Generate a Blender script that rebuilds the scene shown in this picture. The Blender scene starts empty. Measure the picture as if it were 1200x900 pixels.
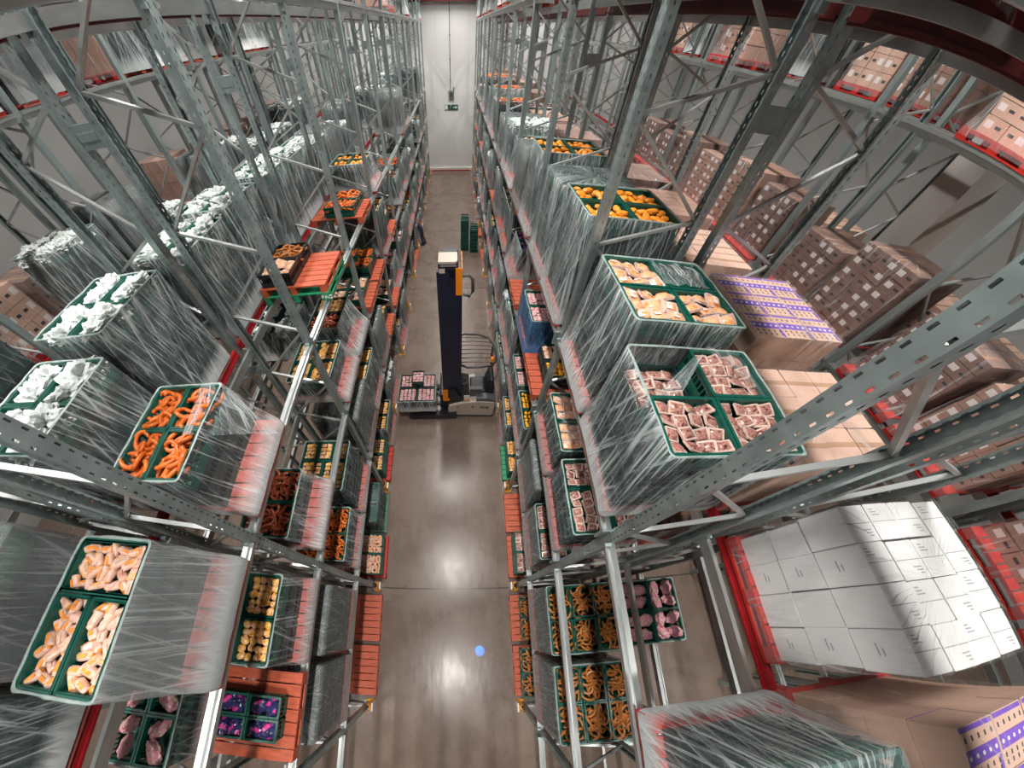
import bpy, bmesh, math, random
from mathutils import Vector, Matrix, noise
R_ = random.Random(7)
scene = bpy.context.scene
COL = scene.collection
PI = math.pi

# ------------------------------------------------------------------ camera, world, lights, exposure
cd = bpy.data.cameras.new('camera')
cam = bpy.data.objects.new('camera', cd)
COL.objects.link(cam)
cd.type = 'PANO'
cd.panorama_type = 'FISHEYE_LENS_POLYNOMIAL'
cd.sensor_fit = 'HORIZONTAL'
cd.sensor_width, cd.sensor_height = 12.0, 9.0
cd.fisheye_fov = math.radians(300)
cd.fisheye_polynomial_k0 = 0.0
cd.fisheye_polynomial_k1 = -0.2633029594849233
cd.fisheye_polynomial_k2 = -0.010491245143072201
cd.fisheye_polynomial_k3 = 0.006286210660277037
cd.fisheye_polynomial_k4 = -0.00044512057492528123
cd.shift_x, cd.shift_y = 0.0541, 0.0778
cd.clip_start, cd.clip_end = 0.02, 200
Rv = Vector((0.99996955, -0.00611869, -0.00484463))
Uv = Vector((0.0077137, 0.86923757, 0.49433444))
Fv = Vector((-0.00118646, 0.49435676, -0.8692583))
cam.matrix_world = Matrix(((Rv.x, Uv.x, -Fv.x, 0), (Rv.y, Uv.y, -Fv.y, 0), (Rv.z, Uv.z, -Fv.z, 8.6), (0, 0, 0, 1)))
scene.camera = cam

vs = scene.view_settings
vs.view_transform = 'Standard'
vs.look = 'None'
vs.gamma = 1
vs.use_curve_mapping = False
vs.exposure = -0.18
scene.cycles.use_denoising = True
scene.cycles.transparent_max_bounces = 24
scene.cycles.max_bounces = 6
scene.cycles.diffuse_bounces = 3
scene.cycles.caustics_reflective = False
scene.cycles.caustics_refractive = False
scene.cycles.sample_clamp_indirect = 6

w = bpy.data.worlds.new('world')
scene.world = w
w.use_nodes = True
w.node_tree.nodes['Background'].inputs[0].default_value = (0.55, 0.62, 0.64, 1)
w.node_tree.nodes['Background'].inputs[1].default_value = 0.35

LAMP_Z = 11.75
LAMPS = [(x, y) for x in (-11.6, -5.6, -0.25, 5.2, 11.6) for y in (-3.4, 2.7, 8.8, 14.9, 21.0, 27.1, 30.4)]  # outermost rows and the lamps nearest the end wall are added fill
LAMP_W = 250
def lamp_light(x, y, parent):
    ld = bpy.data.lights.new('lamp_light', 'AREA')
    ld.shape = 'RECTANGLE'
    ld.size, ld.size_y = 0.28, 1.7
    ld.energy = LAMP_W * (1.3 if abs(x) < 1 else 1.15 if abs(x) < 8 else .55) * (.45 if y > 29 else 1)
    ld.spread = math.radians(140)
    ld.color = (1.0, 0.96, 0.92)
    lo = bpy.data.objects.new('lamp_light', ld)
    COL.objects.link(lo)
    lo.parent = parent
    lo.location = (0, 0, -0.075)

# ------------------------------------------------------------------ materials
def nodes(name):
    m = bpy.data.materials.new(name)
    m.use_nodes = True
    nt = m.node_tree
    return m, nt, nt.nodes['Principled BSDF'], nt.nodes['Material Output']

def setp(p, **k):
    for a, b in k.items():
        p.inputs[a.replace('_', ' ')].default_value = b

def mat(name, col, rough=0.5, metal=0.0, var=0.0, scale=6.0, bump=0.0, bscale=60.0, spec=0.5, aniso=None):
    m, nt, p, _ = nodes(name)
    setp(p, Roughness=rough, Metallic=metal)
    p.inputs['Specular IOR Level'].default_value = spec
    p.inputs['Base Color'].default_value = (*col, 1)
    m.diffuse_color = (*col, 1)
    if var or bump:
        tc = nt.nodes.new('ShaderNodeTexCoord')
        oi = nt.nodes.new('ShaderNodeObjectInfo')
        mp = nt.nodes.new('ShaderNodeVectorMath'); mp.operation = 'MULTIPLY_ADD'
        mp.inputs[1].default_value = (1, 1, 1) if aniso is None else aniso
        nt.links.new(tc.outputs['Object'], mp.inputs[0])
        nt.links.new(oi.outputs['Location'], mp.inputs[2])
    if var:
        n = nt.nodes.new('ShaderNodeTexNoise')
        n.inputs['Scale'].default_value = scale
        n.inputs['Detail'].default_value = 5
        nt.links.new(mp.outputs[0], n.inputs['Vector'])
        r = nt.nodes.new('ShaderNodeMapRange')
        r.inputs[1].default_value, r.inputs[2].default_value = 0.25, 0.75
        r.inputs[3].default_value, r.inputs[4].default_value = 1 - var, 1 + var
        nt.links.new(n.outputs[0], r.inputs[0])
        mx = nt.nodes.new('ShaderNodeVectorMath'); mx.operation = 'MULTIPLY'
        mx.inputs[0].default_value = col
        nt.links.new(r.outputs[0], mx.inputs[1])
        nt.links.new(mx.outputs[0], p.inputs['Base Color'])
    if bump:
        n2 = nt.nodes.new('ShaderNodeTexNoise')
        n2.inputs['Scale'].default_value = bscale
        nt.links.new(mp.outputs[0], n2.inputs['Vector'])
        b = nt.nodes.new('ShaderNodeBump')
        b.inputs['Strength'].default_value = bump
        b.inputs['Distance'].default_value = 0.02
        nt.links.new(n2.outputs[0], b.inputs['Height'])
        nt.links.new(b.outputs[0], p.inputs['Normal'])
    return m

def ramp_mat(name, cols, scale=30, rough=.28, bump=.25):
    """mottled printed or food surface: noise through a colour ramp, different on every object"""
    m, nt, p, out = nodes(name)
    setp(p, Roughness=rough)
    tc = nt.nodes.new('ShaderNodeTexCoord'); oi = nt.nodes.new('ShaderNodeObjectInfo')
    ad = nt.nodes.new('ShaderNodeVectorMath'); ad.operation = 'ADD'
    nt.links.new(tc.outputs['Object'], ad.inputs[0]); nt.links.new(oi.outputs['Location'], ad.inputs[1])
    n = nt.nodes.new('ShaderNodeTexNoise'); n.inputs['Scale'].default_value = scale; n.inputs['Detail'].default_value = 4
    nt.links.new(ad.outputs[0], n.inputs['Vector'])
    cr = nt.nodes.new('ShaderNodeValToRGB'); e = cr.color_ramp.elements
    k = len(cols)
    for i, c in enumerate(cols):
        pos = .30 + .40 * i / (k - 1)
        el = e[i] if i < 2 else e.new(pos)
        el.position = pos; el.color = (*c, 1)
    nt.links.new(n.outputs[0], cr.inputs[0]); nt.links.new(cr.outputs[0], p.inputs['Base Color'])
    b = nt.nodes.new('ShaderNodeBump'); b.inputs['Strength'].default_value = bump; b.inputs['Distance'].default_value = .01
    nt.links.new(n.outputs[0], b.inputs['Height']); nt.links.new(b.outputs[0], p.inputs['Normal'])
    return m

def math_(nt, op, a, b=None, c=None):
    n = nt.nodes.new('ShaderNodeMath'); n.operation = op
    for i, v in enumerate((a, b, c)):
        if v is None: continue
        if isinstance(v, (int, float)): n.inputs[i].default_value = v
        else: nt.links.new(v, n.inputs[i])
    return n.outputs[0]

def perforated(name, col, s):
    """steel with two columns of slots on the web and one on each flange, cut right through"""
    m, nt, p, out = nodes(name)
    setp(p, Roughness=0.42, Metallic=0.75)
    tc = nt.nodes.new('ShaderNodeTexCoord')
    sp = nt.nodes.new('ShaderNodeSeparateXYZ')
    nt.links.new(tc.outputs['Object'], sp.inputs[0])
    x, y, z = sp.outputs
    fz = math_(nt, 'FRACT', math_(nt, 'DIVIDE', z, 0.075))
    slot = math_(nt, 'LESS_THAN', fz, 0.42)
    dy = math_(nt, 'ABSOLUTE', math_(nt, 'SUBTRACT', math_(nt, 'ABSOLUTE', y), 0.034))
    web = math_(nt, 'LESS_THAN', dy, 0.0065)
    dx = math_(nt, 'ABSOLUTE', math_(nt, 'SUBTRACT', math_(nt, 'ABSOLUTE', x), 0.045))
    fl = math_(nt, 'LESS_THAN', dx, 0.006)
    hole = math_(nt, 'MULTIPLY', slot, math_(nt, 'MAXIMUM', web, fl))
    nt.links.new(math_(nt, 'SUBTRACT', 1.0, hole), p.inputs['Alpha'])
    n = nt.nodes.new('ShaderNodeTexNoise'); n.inputs['Scale'].default_value = 5; n.inputs['Detail'].default_value = 6
    nt.links.new(tc.outputs['Object'], n.inputs['Vector'])
    cr = nt.nodes.new('ShaderNodeMapRange')
    cr.inputs[1].default_value, cr.inputs[2].default_value, cr.inputs[3].default_value, cr.inputs[4].default_value = .3, .7, .78, 1.2
    nt.links.new(n.outputs[0], cr.inputs[0])
    mx = nt.nodes.new('ShaderNodeVectorMath'); mx.operation = 'MULTIPLY'; mx.inputs[0].default_value = col
    nt.links.new(cr.outputs[0], mx.inputs[1]); nt.links.new(mx.outputs[0], p.inputs['Base Color'])
    return m

def film_mat(name, lo, hi, col, across=40, along=.9, cut=(.485, .70), rough=.14, foot=.72):
    """clear stretch film: thin pull lines whitened with painted glints, nearly clear between them, more turns of film and painted glare round the foot"""
    m, nt, p, out = nodes(name)
    setp(p, Roughness=rough)
    tc = nt.nodes.new('ShaderNodeTexCoord'); oi = nt.nodes.new('ShaderNodeObjectInfo')
    uv = nt.nodes.new('ShaderNodeUVMap'); uv.uv_map = 'UVMap'
    sp = nt.nodes.new('ShaderNodeSeparateXYZ'); nt.links.new(uv.outputs[0], sp.inputs[0])
    so = nt.nodes.new('ShaderNodeSeparateXYZ'); nt.links.new(tc.outputs['Object'], so.inputs[0])
    rnd = math_(nt, 'MULTIPLY', oi.outputs['Random'], 53.0)
    def lines(sh, ac, al, detail):
        cb = nt.nodes.new('ShaderNodeCombineXYZ')
        nt.links.new(math_(nt, 'MULTIPLY', math_(nt, 'MULTIPLY_ADD', sp.outputs[1], sh, sp.outputs[0]), ac), cb.inputs[0])
        nt.links.new(math_(nt, 'MULTIPLY', sp.outputs[1], al), cb.inputs[1])
        nt.links.new(rnd, cb.inputs[2])
        n = nt.nodes.new('ShaderNodeTexNoise'); n.inputs['Scale'].default_value = 1; n.inputs['Detail'].default_value = detail; n.inputs['Roughness'].default_value = .65
        nt.links.new(cb.outputs[0], n.inputs['Vector']); return n.outputs[0]
    a = lines(.12, across, along, 4); b = math_(nt, 'MULTIPLY', lines(-.32, across * .5, along * 1.1, 3), .93)
    big = nt.nodes.new('ShaderNodeTexNoise'); big.inputs['Scale'].default_value = 2.4; big.inputs['Detail'].default_value = 2
    nt.links.new(tc.outputs['Object'], big.inputs['Vector'])
    v = math_(nt, 'ADD', math_(nt, 'MULTIPLY', math_(nt, 'MAXIMUM', a, b), .84), math_(nt, 'MULTIPLY', big.outputs[0], .20))
    r = nt.nodes.new('ShaderNodeMapRange'); r.interpolation_type = 'SMOOTHSTEP'
    for q, val in enumerate((cut[0], cut[1], lo, hi)): r.inputs[q + 1].default_value = val
    nt.links.new(v, r.inputs[0])
    ft = nt.nodes.new('ShaderNodeMapRange')
    for q, val in enumerate((.12, .34, foot, 0)): ft.inputs[q + 1].default_value = val
    nt.links.new(so.outputs[2], ft.inputs[0])
    al = math_(nt, 'MINIMUM', math_(nt, 'ADD', r.outputs[0], ft.outputs[0]), .95)
    nt.links.new(al, p.inputs['Alpha'])
    p.inputs['Base Color'].default_value = (*col, 1)
    bp = nt.nodes.new('ShaderNodeBump'); bp.inputs['Strength'].default_value = .7; bp.inputs['Distance'].default_value = .02
    nt.links.new(v, bp.inputs['Height']); nt.links.new(bp.outputs[0], p.inputs['Normal'])
    return m

STEEL = (0.40, 0.48, 0.48)
M = {
 'steel': mat('galvanized steel', STEEL, .40, .75, .18, 5, aniso=(3, 3, .8)),
 'perf_a': perforated('perforated galvanized steel', STEEL, 1),
 'beam': mat('galvanized beam steel', (0.55, 0.58, 0.57), .34, .85, .15, 4, aniso=(3, .6, 3)),
 'brace': mat('brace steel', (0.50, 0.53, 0.52), .40, .65, .12, 6),
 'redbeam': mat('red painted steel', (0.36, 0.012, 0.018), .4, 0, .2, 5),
 'yellow': mat('yellow painted steel', (0.85, 0.36, 0.012), .45, 0, .12, 9),
 'whitepl': mat('white plate', (0.8, 0.78, 0.74), .45),
 'orange': mat('orange pallet', (0.50, 0.10, 0.045), .5, 0, .3, 7, .15, 40, aniso=(1, 4, 1)),
 'redpal': mat('red pallet', (0.50, 0.025, 0.018), .45, 0, .25, 7),
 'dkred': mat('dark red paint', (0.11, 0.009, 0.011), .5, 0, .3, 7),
 'pinkpal': mat('faded red pallet', (0.48, 0.13, 0.11), .5, 0, .3, 7),
 'greenpal': mat('green pallet', (0.02, 0.26, 0.12), .5, 0, .2, 7),
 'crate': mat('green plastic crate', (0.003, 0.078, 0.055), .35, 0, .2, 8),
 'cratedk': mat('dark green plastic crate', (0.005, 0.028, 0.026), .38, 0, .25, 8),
 'crateblk': mat('black plastic crate', (0.008, 0.012, 0.012), .35, 0, .2, 8),
 'film': film_mat('stretch film', .09, .82, (.60, .66, .66)),
 'filmth': film_mat('thin stretch film', .05, .66, (.66, .68, .68), cut=(.52, .74)),
 'filmgy': film_mat('cloudy stretch film', .36, .90, (.34, .36, .36), cut=(.49, .72)),
 'filmbr': film_mat('clear stretch film', .05, .72, (.66, .63, .62), across=20, cut=(.54, .78), rough=.1, foot=.1),
 'filmblue': film_mat('blue stretch film', .2, .75, (.12, .3, .62)),
 'rim': mat('rolled film edge', (.26, .33, .31), .35, 0, .25, 14),
 'carton': mat('brown cardboard', (0.36, 0.205, 0.15), .75, 0, .15, 3),
 'cartonlt': mat('light cardboard', (0.56, 0.36, 0.27), .75, 0, .12, 3),
 'cartondk': mat('dark brown cardboard', (0.20, 0.115, 0.09), .6, 0, .2, 3),
 'cartonwh': mat('white cardboard', (0.72, 0.73, 0.72), .6, 0, .05, 3),
 'tape': mat('packing tape', (0.42, 0.25, 0.15), .25),
 'tapewh': mat('grey seam', (0.30, 0.31, 0.31), .5),
 'lab': mat('paper label', (0.75, 0.70, 0.68), .6),
 'ink': mat('black print', (0.02, 0.02, 0.025), .6),
 'purple': mat('purple print', (0.13, 0.04, 0.42), .5, 0, .1, 20),
 'ring': mat('orange sausage skin', (0.60, 0.13, 0.018), .3, 0, .3, 14),
 'ringdk': mat('dark sausage skin', (0.42, 0.085, 0.03), .3, 0, .35, 14),
 'ringbr': mat('brown sausage skin', (0.45, 0.16, 0.035), .35, 0, .35, 14),
 'peach': ramp_mat('pale wrapped roll', [(.66, .33, .18), (.72, .44, .33), (.74, .52, .43), (.78, .38, .10)], 16),
 'peachor': mat('orange roll end', (0.85, 0.30, 0.05), .35, 0, .3, 25),
 'meat': ramp_mat('sliced meat', [(.04, .015, .015), (.20, .06, .055), (.42, .24, .18), (.26, .07, .09), (.55, .36, .16)], 32),
 'meatlt': mat('pale clear pack', (0.58, 0.42, 0.36), .22, 0, .2, 30),
 'slab': ramp_mat('orange peach pack', [(.72, .20, .03), (.74, .33, .13), (.78, .46, .30), (.78, .28, .035)], 26),
 'amber': ramp_mat('amber pack', [(.40, .14, .02), (.78, .36, .05), (.80, .52, .40), (.82, .44, .05)], 24),
 'yelpack': mat('yellow label', (0.86, 0.48, 0.03), .4, 0, .15, 30),
 'yelball': mat('yellow cheese skin', (0.90, 0.42, 0.02), .4, 0, .12, 20),
 'pink': ramp_mat('pink pack', [(.45, .04, .09), (.80, .52, .52), (.60, .12, .2), (.85, .68, .68)], 40),
 'bag': mat('white plastic bag', (0.62, 0.67, 0.65), .28, 0, .18, 10, .5, 14),
 'bagblue': mat('dark blue bag', (0.03, 0.03, 0.11), .18, 0, .5, 18, .5, 18),
 'bagmag': mat('magenta print', (0.60, 0.04, 0.26), .25, 0, .3, 14),
 'orangefr': mat('orange pack', (0.88, 0.30, 0.02), .4, 0, .2, 18),
 'black': mat('black truck steel', (0.010, 0.011, 0.014), .4),
 'navy': mat('navy mast steel', (0.008, 0.012, 0.028), .35, 0, .2, 3),
 'cream': mat('cream truck body', (0.52, 0.43, 0.36), .4, 0, .06, 3),
 'torange': mat('orange truck paint', (0.90, 0.26, 0.012), .4),
 'rubber': mat('rubber', (0.012, 0.012, 0.012), .7),
 'wallp': None,
 'wallg': mat('grey panel wall', (0.50, 0.51, 0.50), .6, 0, .06, .6),
 'ceil': mat('dark grey steel roof deck', (0.10, 0.105, 0.105), .6, 0, .1, 1),
 'concrete': mat('pillar concrete', (0.55, 0.53, 0.50), .8, 0, .06, 2),
 'navycloth': mat('dark blue work clothes', (0.015, 0.022, 0.06), .8, 0, .2, 14),
 'bluecloth': mat('light blue hood', (0.10, 0.16, 0.36), .7),
 'skin': mat('skin', (0.50, 0.28, 0.20), .5),
 'hair': mat('dark hair', (0.02, 0.015, 0.012), .6),
 'signgreen': mat('dark green sign', (0.015, 0.085, 0.06), .4),
 'signwhite': mat('sign white', (0.8, 0.82, 0.8), .5),
 'conduit': mat('grey conduit', (0.10, 0.10, 0.10), .5),
}

def floor_material():
    m, nt, p, out = nodes('polished concrete floor')
    tc = nt.nodes.new('ShaderNodeTexCoord')
    n1 = nt.nodes.new('ShaderNodeTexNoise'); n1.inputs['Scale'].default_value = .9; n1.inputs['Detail'].default_value = 7; n1.inputs['Roughness'].default_value = .6
    nt.links.new(tc.outputs['Object'], n1.inputs['Vector'])
    mp = nt.nodes.new('ShaderNodeMapping'); mp.inputs['Scale'].default_value = (5, 1.4, 1)
    nt.links.new(tc.outputs['Object'], mp.inputs['Vector'])
    n2 = nt.nodes.new('ShaderNodeTexNoise'); n2.inputs['Scale'].default_value = 1.4; n2.inputs['Detail'].default_value = 6
    nt.links.new(mp.outputs[0], n2.inputs['Vector'])
    mixf = math_(nt, 'ADD', math_(nt, 'MULTIPLY', n1.outputs[0], .8), math_(nt, 'MULTIPLY', n2.outputs[0], .2))
    cr = nt.nodes.new('ShaderNodeValToRGB')
    cr.color_ramp.elements[0].position, cr.color_ramp.elements[1].position = .3, .72
    cr.color_ramp.elements[0].color = (0.150, 0.106, 0.082, 1)
    cr.color_ramp.elements[1].color = (0.225, 0.165, 0.130, 1)
    nt.links.new(mixf, cr.inputs[0])
    # saw-cut joints every 6 m along Y
    sp = nt.nodes.new('ShaderNodeSeparateXYZ'); nt.links.new(tc.outputs['Object'], sp.inputs[0])
    fy = math_(nt, 'FRACT', math_(nt, 'DIVIDE', math_(nt, 'ADD', sp.outputs[1], 60 - 2.97 + 3.2), 6.4))
    j = math_(nt, 'LESS_THAN', math_(nt, 'ABSOLUTE', math_(nt, 'SUBTRACT', fy, .5)), .0022)
    mx = nt.nodes.new('ShaderNodeMix'); mx.data_type = 'RGBA'
    nt.links.new(j, mx.inputs[0]); nt.links.new(cr.outputs[0], mx.inputs[6]); mx.inputs[7].default_value = (.02, .018, .016, 1)
    nt.links.new(mx.outputs[2], p.inputs['Base Color'])
    rr = nt.nodes.new('ShaderNodeMapRange'); rr.inputs[1].default_value, rr.inputs[2].default_value, rr.inputs[3].default_value, rr.inputs[4].default_value = .3, .7, .20, .36
    nt.links.new(mixf, rr.inputs[0]); nt.links.new(rr.outputs[0], p.inputs['Roughness'])
    b = nt.nodes.new('ShaderNodeBump'); b.inputs['Strength'].default_value = .12; b.inputs['Distance'].default_value = .02
    nt.links.new(n2.outputs[0], b.inputs['Height']); nt.links.new(b.outputs[0], p.inputs['Normal'])
    return m
M['floor'] = floor_material()

def wall_material():
    m, nt, p, out = nodes('painted sandwich panel wall')
    tc = nt.nodes.new('ShaderNodeTexCoord')
    sp = nt.nodes.new('ShaderNodeSeparateXYZ'); nt.links.new(tc.outputs['Object'], sp.inputs[0])
    s = math_(nt, 'ADD', sp.outputs[0], sp.outputs[1])
    f = math_(nt, 'FRACT', math_(nt, 'DIVIDE', math_(nt, 'ADD', s, 50), 1.15))
    seam = math_(nt, 'LESS_THAN', f, .012)
    n = nt.nodes.new('ShaderNodeTexNoise'); n.inputs['Scale'].default_value = .5; n.inputs['Detail'].default_value = 4
    nt.links.new(tc.outputs['Object'], n.inputs['Vector'])
    cr = nt.nodes.new('ShaderNodeValToRGB'); cr.color_ramp.elements[0].color = (.74, .74, .72, 1); cr.color_ramp.elements[1].color = (.84, .84, .82, 1)
    nt.links.new(n.outputs[0], cr.inputs[0])
    mx = nt.nodes.new('ShaderNodeMix'); mx.data_type = 'RGBA'
    nt.links.new(seam, mx.inputs[0]); nt.links.new(cr.outputs[0], mx.inputs[6]); mx.inputs[7].default_value = (.60, .60, .58, 1)
    nt.links.new(mx.outputs[2], p.inputs['Base Color']); setp(p, Roughness=.55)
    return m
M['wallp'] = wall_material()

# ------------------------------------------------------------------ mesh helpers
class MB:
    def __init__(s): s.v, s.f, s.m, s.sm = [], [], [], []
    def add(s, vs, fs, mi=0, smooth=False):
        o = len(s.v); s.v += [tuple(v) for v in vs]
        for f in fs: s.f.append(tuple(i + o for i in f)); s.m.append(mi); s.sm.append(smooth)
    def box(s, x0, x1, y0, y1, z0, z1, mi=0):
        s.add([(x0, y0, z0), (x1, y0, z0), (x1, y1, z0), (x0, y1, z0), (x0, y0, z1), (x1, y0, z1), (x1, y1, z1), (x0, y1, z1)],
              [(3, 2, 1, 0), (4, 5, 6, 7), (0, 1, 5, 4), (1, 2, 6, 5), (2, 3, 7, 6), (3, 0, 4, 7)], mi)
    def bar(s, p, q, wd, h, up=(0, 0, 1), mi=0):
        p, q = Vector(p), Vector(q); d = (q - p).normalized(); up = Vector(up)
        if abs(d.dot(up)) > .98: up = Vector((0, 1, 0))
        a = d.cross(up).normalized() * wd / 2; b = a.cross(d).normalized() * h / 2
        vs = [p - a - b, p + a - b, p + a + b, p - a + b, q - a - b, q + a - b, q + a + b, q - a + b]
        s.add(vs, [(0, 1, 2, 3), (7, 6, 5, 4), (0, 4, 5, 1), (1, 5, 6, 2), (2, 6, 7, 3), (3, 7, 4, 0)], mi)
    def tube(s, pts, r, n=8, mi=0, closed=False):
        pts = [Vector(p) for p in pts]; N = len(pts); rs = r if isinstance(r, (list, tuple)) else [r] * N
        vs = []
        for i, p in enumerate(pts):
            d = (pts[min(i + 1, N - 1)] - pts[max(i - 1, 0)]).normalized()
            up = Vector((0, 0, 1)) if abs(d.z) < .9 else Vector((1, 0, 0))
            a = d.cross(up).normalized(); b = a.cross(d)
            vs += [p + (a * math.cos(2 * PI * k / n) + b * math.sin(2 * PI * k / n)) * rs[i] for k in range(n)]
        fs = [(i * n + k, i * n + (k + 1) % n, (i + 1) * n + (k + 1) % n, (i + 1) * n + k) for i in range(N - 1) for k in range(n)]
        fs += [tuple(range(n - 1, -1, -1)), tuple((N - 1) * n + k for k in range(n))]
        s.add(vs, fs, mi, True)
    def prism(s, outline, axis, a, b, mi=0):
        """closed 2D outline extruded along axis 'x','y','z' from a to b"""
        n = len(outline)
        def P(u, v, t): return {'x': (t, u, v), 'y': (u, t, v), 'z': (u, v, t)}[axis]
        vs = [P(u, v, a) for u, v in outline] + [P(u, v, b) for u, v in outline]
        fs = [tuple(range(n - 1, -1, -1)), tuple(range(n, 2 * n))] + [(i, (i + 1) % n, n + (i + 1) % n, n + i) for i in range(n)]
        s.add(vs, fs, mi)
    def mesh(s, name, mats):
        me = bpy.data.meshes.new(name)
        me.from_pydata(s.v, [], s.f)
        me.polygons.foreach_set('material_index', s.m)
        me.polygons.foreach_set('use_smooth', s.sm)
        for k in (mats if isinstance(mats, (list, tuple)) else [mats]): me.materials.append(M[k])
        me.update()
        bm = bmesh.new(); bm.from_mesh(me); bmesh.ops.recalc_face_normals(bm, faces=bm.faces); bm.to_mesh(me); bm.free()
        return me

def obj(name, me, parent=None, loc=(0, 0, 0), rot=(0, 0, 0), label=None):
    o = bpy.data.objects.new(name, me); COL.objects.link(o)
    o.parent = parent; o.location = loc; o.rotation_euler = rot
    if label: o['label'] = label
    return o
def tag(o, label, cat, group=None, kind=None):
    o['label'] = label; o['category'] = cat
    if group: o['group'] = group
    if kind: o['kind'] = kind
    return o
def thing(name, label, cat, loc=(0, 0, 0), group=None, rotz=0):
    o = bpy.data.objects.new(name, None); COL.objects.link(o)
    o.location = loc; o.rotation_euler = (0, 0, rotz); o.empty_display_size = .1
    return tag(o, label, cat, group)
def struct(name, me, loc=(0, 0, 0), parent=None):
    o = obj(name, me, parent, loc)
    if not parent: o['kind'] = 'structure'
    return o
CACHE = {}
def cached(key, fn):
    if key not in CACHE: CACHE[key] = fn()
    return CACHE[key]

# ------------------------------------------------------------------ the hall
X0, X1, YA, YB, ZC = -15.0, 17.0, -7.0, 31.75, 12.0
def slab(name, b, m):
    q = MB(); q.box(*b); return struct(name, q.mesh(name, m))
slab('floor', (X0, X1, YA, YB, -.2, 0), 'floor')
slab('wall_back', (X0, X1, YB, YB + .2, 0, ZC), 'wallp')
slab('wall_left', (X0 - .2, X0, YA, YB, 0, ZC), 'wallg')
slab('wall_right', (X1, X1 + .2, YA, YB, 0, ZC), 'wallg')
slab('wall_front', (X0, X1, YA - .2, YA, 0, ZC), 'ceil')
slab('ceiling', (X0, X1, YA, YB, ZC, ZC + .2), 'ceil')
slab('baseboard_back', (X0, X1, YB - .12, YB, 0, .32), 'whitepl')
slab('trim_1', (X0, X1, YB - .30, YB - .26, .1, .2), 'redbeam')
slab('trim_2', (X0, X1, YB - .35, YB - .05, 9.85, 10.15), 'dkred')

# lamps
def luminaire_mesh():
    q = MB(); q.prism([(-.16, 0), (-.12, .1), (.12, .1), (.16, 0)], 'y', -.9, .9); return q.mesh('housing', 'whitepl')
emi, nt, p, out = nodes('lamp diffuser')
setp(p, Roughness=.5); p.inputs['Emission Color'].default_value = (1, .96, .92, 1); p.inputs['Emission Strength'].default_value = 6
M['emi'] = emi
def diff_mesh():
    q = MB(); q.box(-.13, .13, -.87, .87, -.012, 0); return q.mesh('diffuser', 'emi')
ORD = ['zeroth', 'first', 'second', 'third', 'fourth', 'fifth', 'sixth', 'seventh', 'eighth', 'ninth', 'tenth', 'eleventh', 'twelfth', 'thirteenth', 'fourteenth']
AISLE = {-11.6: 'added fill over far left aisle', 11.6: 'added fill over far right aisle', -5.6: 'ceiling over left aisle', -.25: 'ceiling over middle aisle', 5.2: 'ceiling over right aisle'}
hm, dm = luminaire_mesh(), diff_mesh()
for x, y in LAMPS:
    i = 7 - [a for b, a in LAMPS if b == x].index(y)
    t = thing('ceiling_lamp', 'white strip lamp, %s, %s from the end wall' % (AISLE[x], ORD[i]), 'lamp', (x, y, LAMP_Z), 'ceiling strip lamps')
    obj('housing', hm, t); obj('diffuser', dm, t)
    q = cached('lamprod', lambda: (lambda b: (b.tube([(0, 0, .1), (0, 0, .26)], .012), b.mesh('hanger', 'conduit'))[1])(MB()))
    obj('hanger', q, t, (0, .6, 0)); obj('hanger', q, t, (0, -.6, 0))
    lamp_light(x, y, t)

# end-wall fittings
q = MB(); q.tube([(0, 0, 0), (0, 0, 4.5)], .022)
c = obj('cable_conduit', q.mesh('cable_conduit', 'conduit'), None, (-.28, YB - .03, 5.45)); tag(c, 'thin dark cable conduit running down the pale end wall', 'conduit')
q = MB()
q.box(-.05, .05, -.02, .02, -.02, .02)
cl = q.mesh('clip', 'conduit')
for z in (.6, 1.7, 2.9, 4.0): obj('clip', cl, c, (0, 0, z))
t = thing('wall_junction_box', 'grey junction box at the foot of the wall conduit', 'junction box', (-.22, YB, 5.22))
q = MB(); q.box(-.2, .2, -.16, 0, -.22, .22); obj('housing', q.mesh('housing', 'steel'), t)
q = MB(); q.box(-.12, .12, -.19, -.16, -.12, .14); obj('cover', q.mesh('cover', 'conduit'), t)
q = MB(); q.tube([(.16, -.08, .2), (.2, -.08, .42)], .03); obj('gland', q.mesh('gland', 'conduit'), t)
t = thing('exit_sign', 'dark green exit sign with white figure and arrow on end wall', 'sign', (-.22, YB, 4.45))
q = MB(); q.box(-.5, .5, -.05, 0, -.16, .16); obj('panel', q.mesh('panel', 'signgreen'), t)
q = MB(); q.box(-.48, -.28, -.056, -.05, -.13, .13); obj('door_symbol', q.mesh('door_symbol', 'signwhite'), t)
q = MB(); q.bar((-.14, -.056, -.02), (-.05, -.056, .06), .006, .05, (0, 1, 0)); q.bar((-.05, -.056, .06), (.02, -.056, .06), .006, .03, (0, 1, 0))
q.bar((-.1, -.056, 0), (-.04, -.056, -.11), .006, .035, (0, 1, 0)); q.bar((-.13, -.056, -.02), (-.2, -.056, -.1), .006, .035, (0, 1, 0)); q.box(-.05, .0, -.06, -.05, .085, .13)
obj('figure_symbol', q.mesh('figure_symbol', 'signwhite'), t)
q = MB(); q.box(.14, .33, -.058, -.05, -.03, .03); q.prism([(.30, -.11), (.46, 0), (.30, .11)], 'y', -.058, -.05); obj('arrow_symbol', q.mesh('arrow_symbol', 'signwhite'), t)

# concrete pillar between the far right rows
q = MB(); q.box(-.32, .32, -.28, .28, 0, ZC)
o = struct('column_right', q.mesh('column_right', 'concrete'), (8.44, 5.25, 0))

# ------------------------------------------------------------------ racks
Y0, PITCH = 0.60, 2.78
def FY(k): return Y0 + k * PITCH
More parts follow.
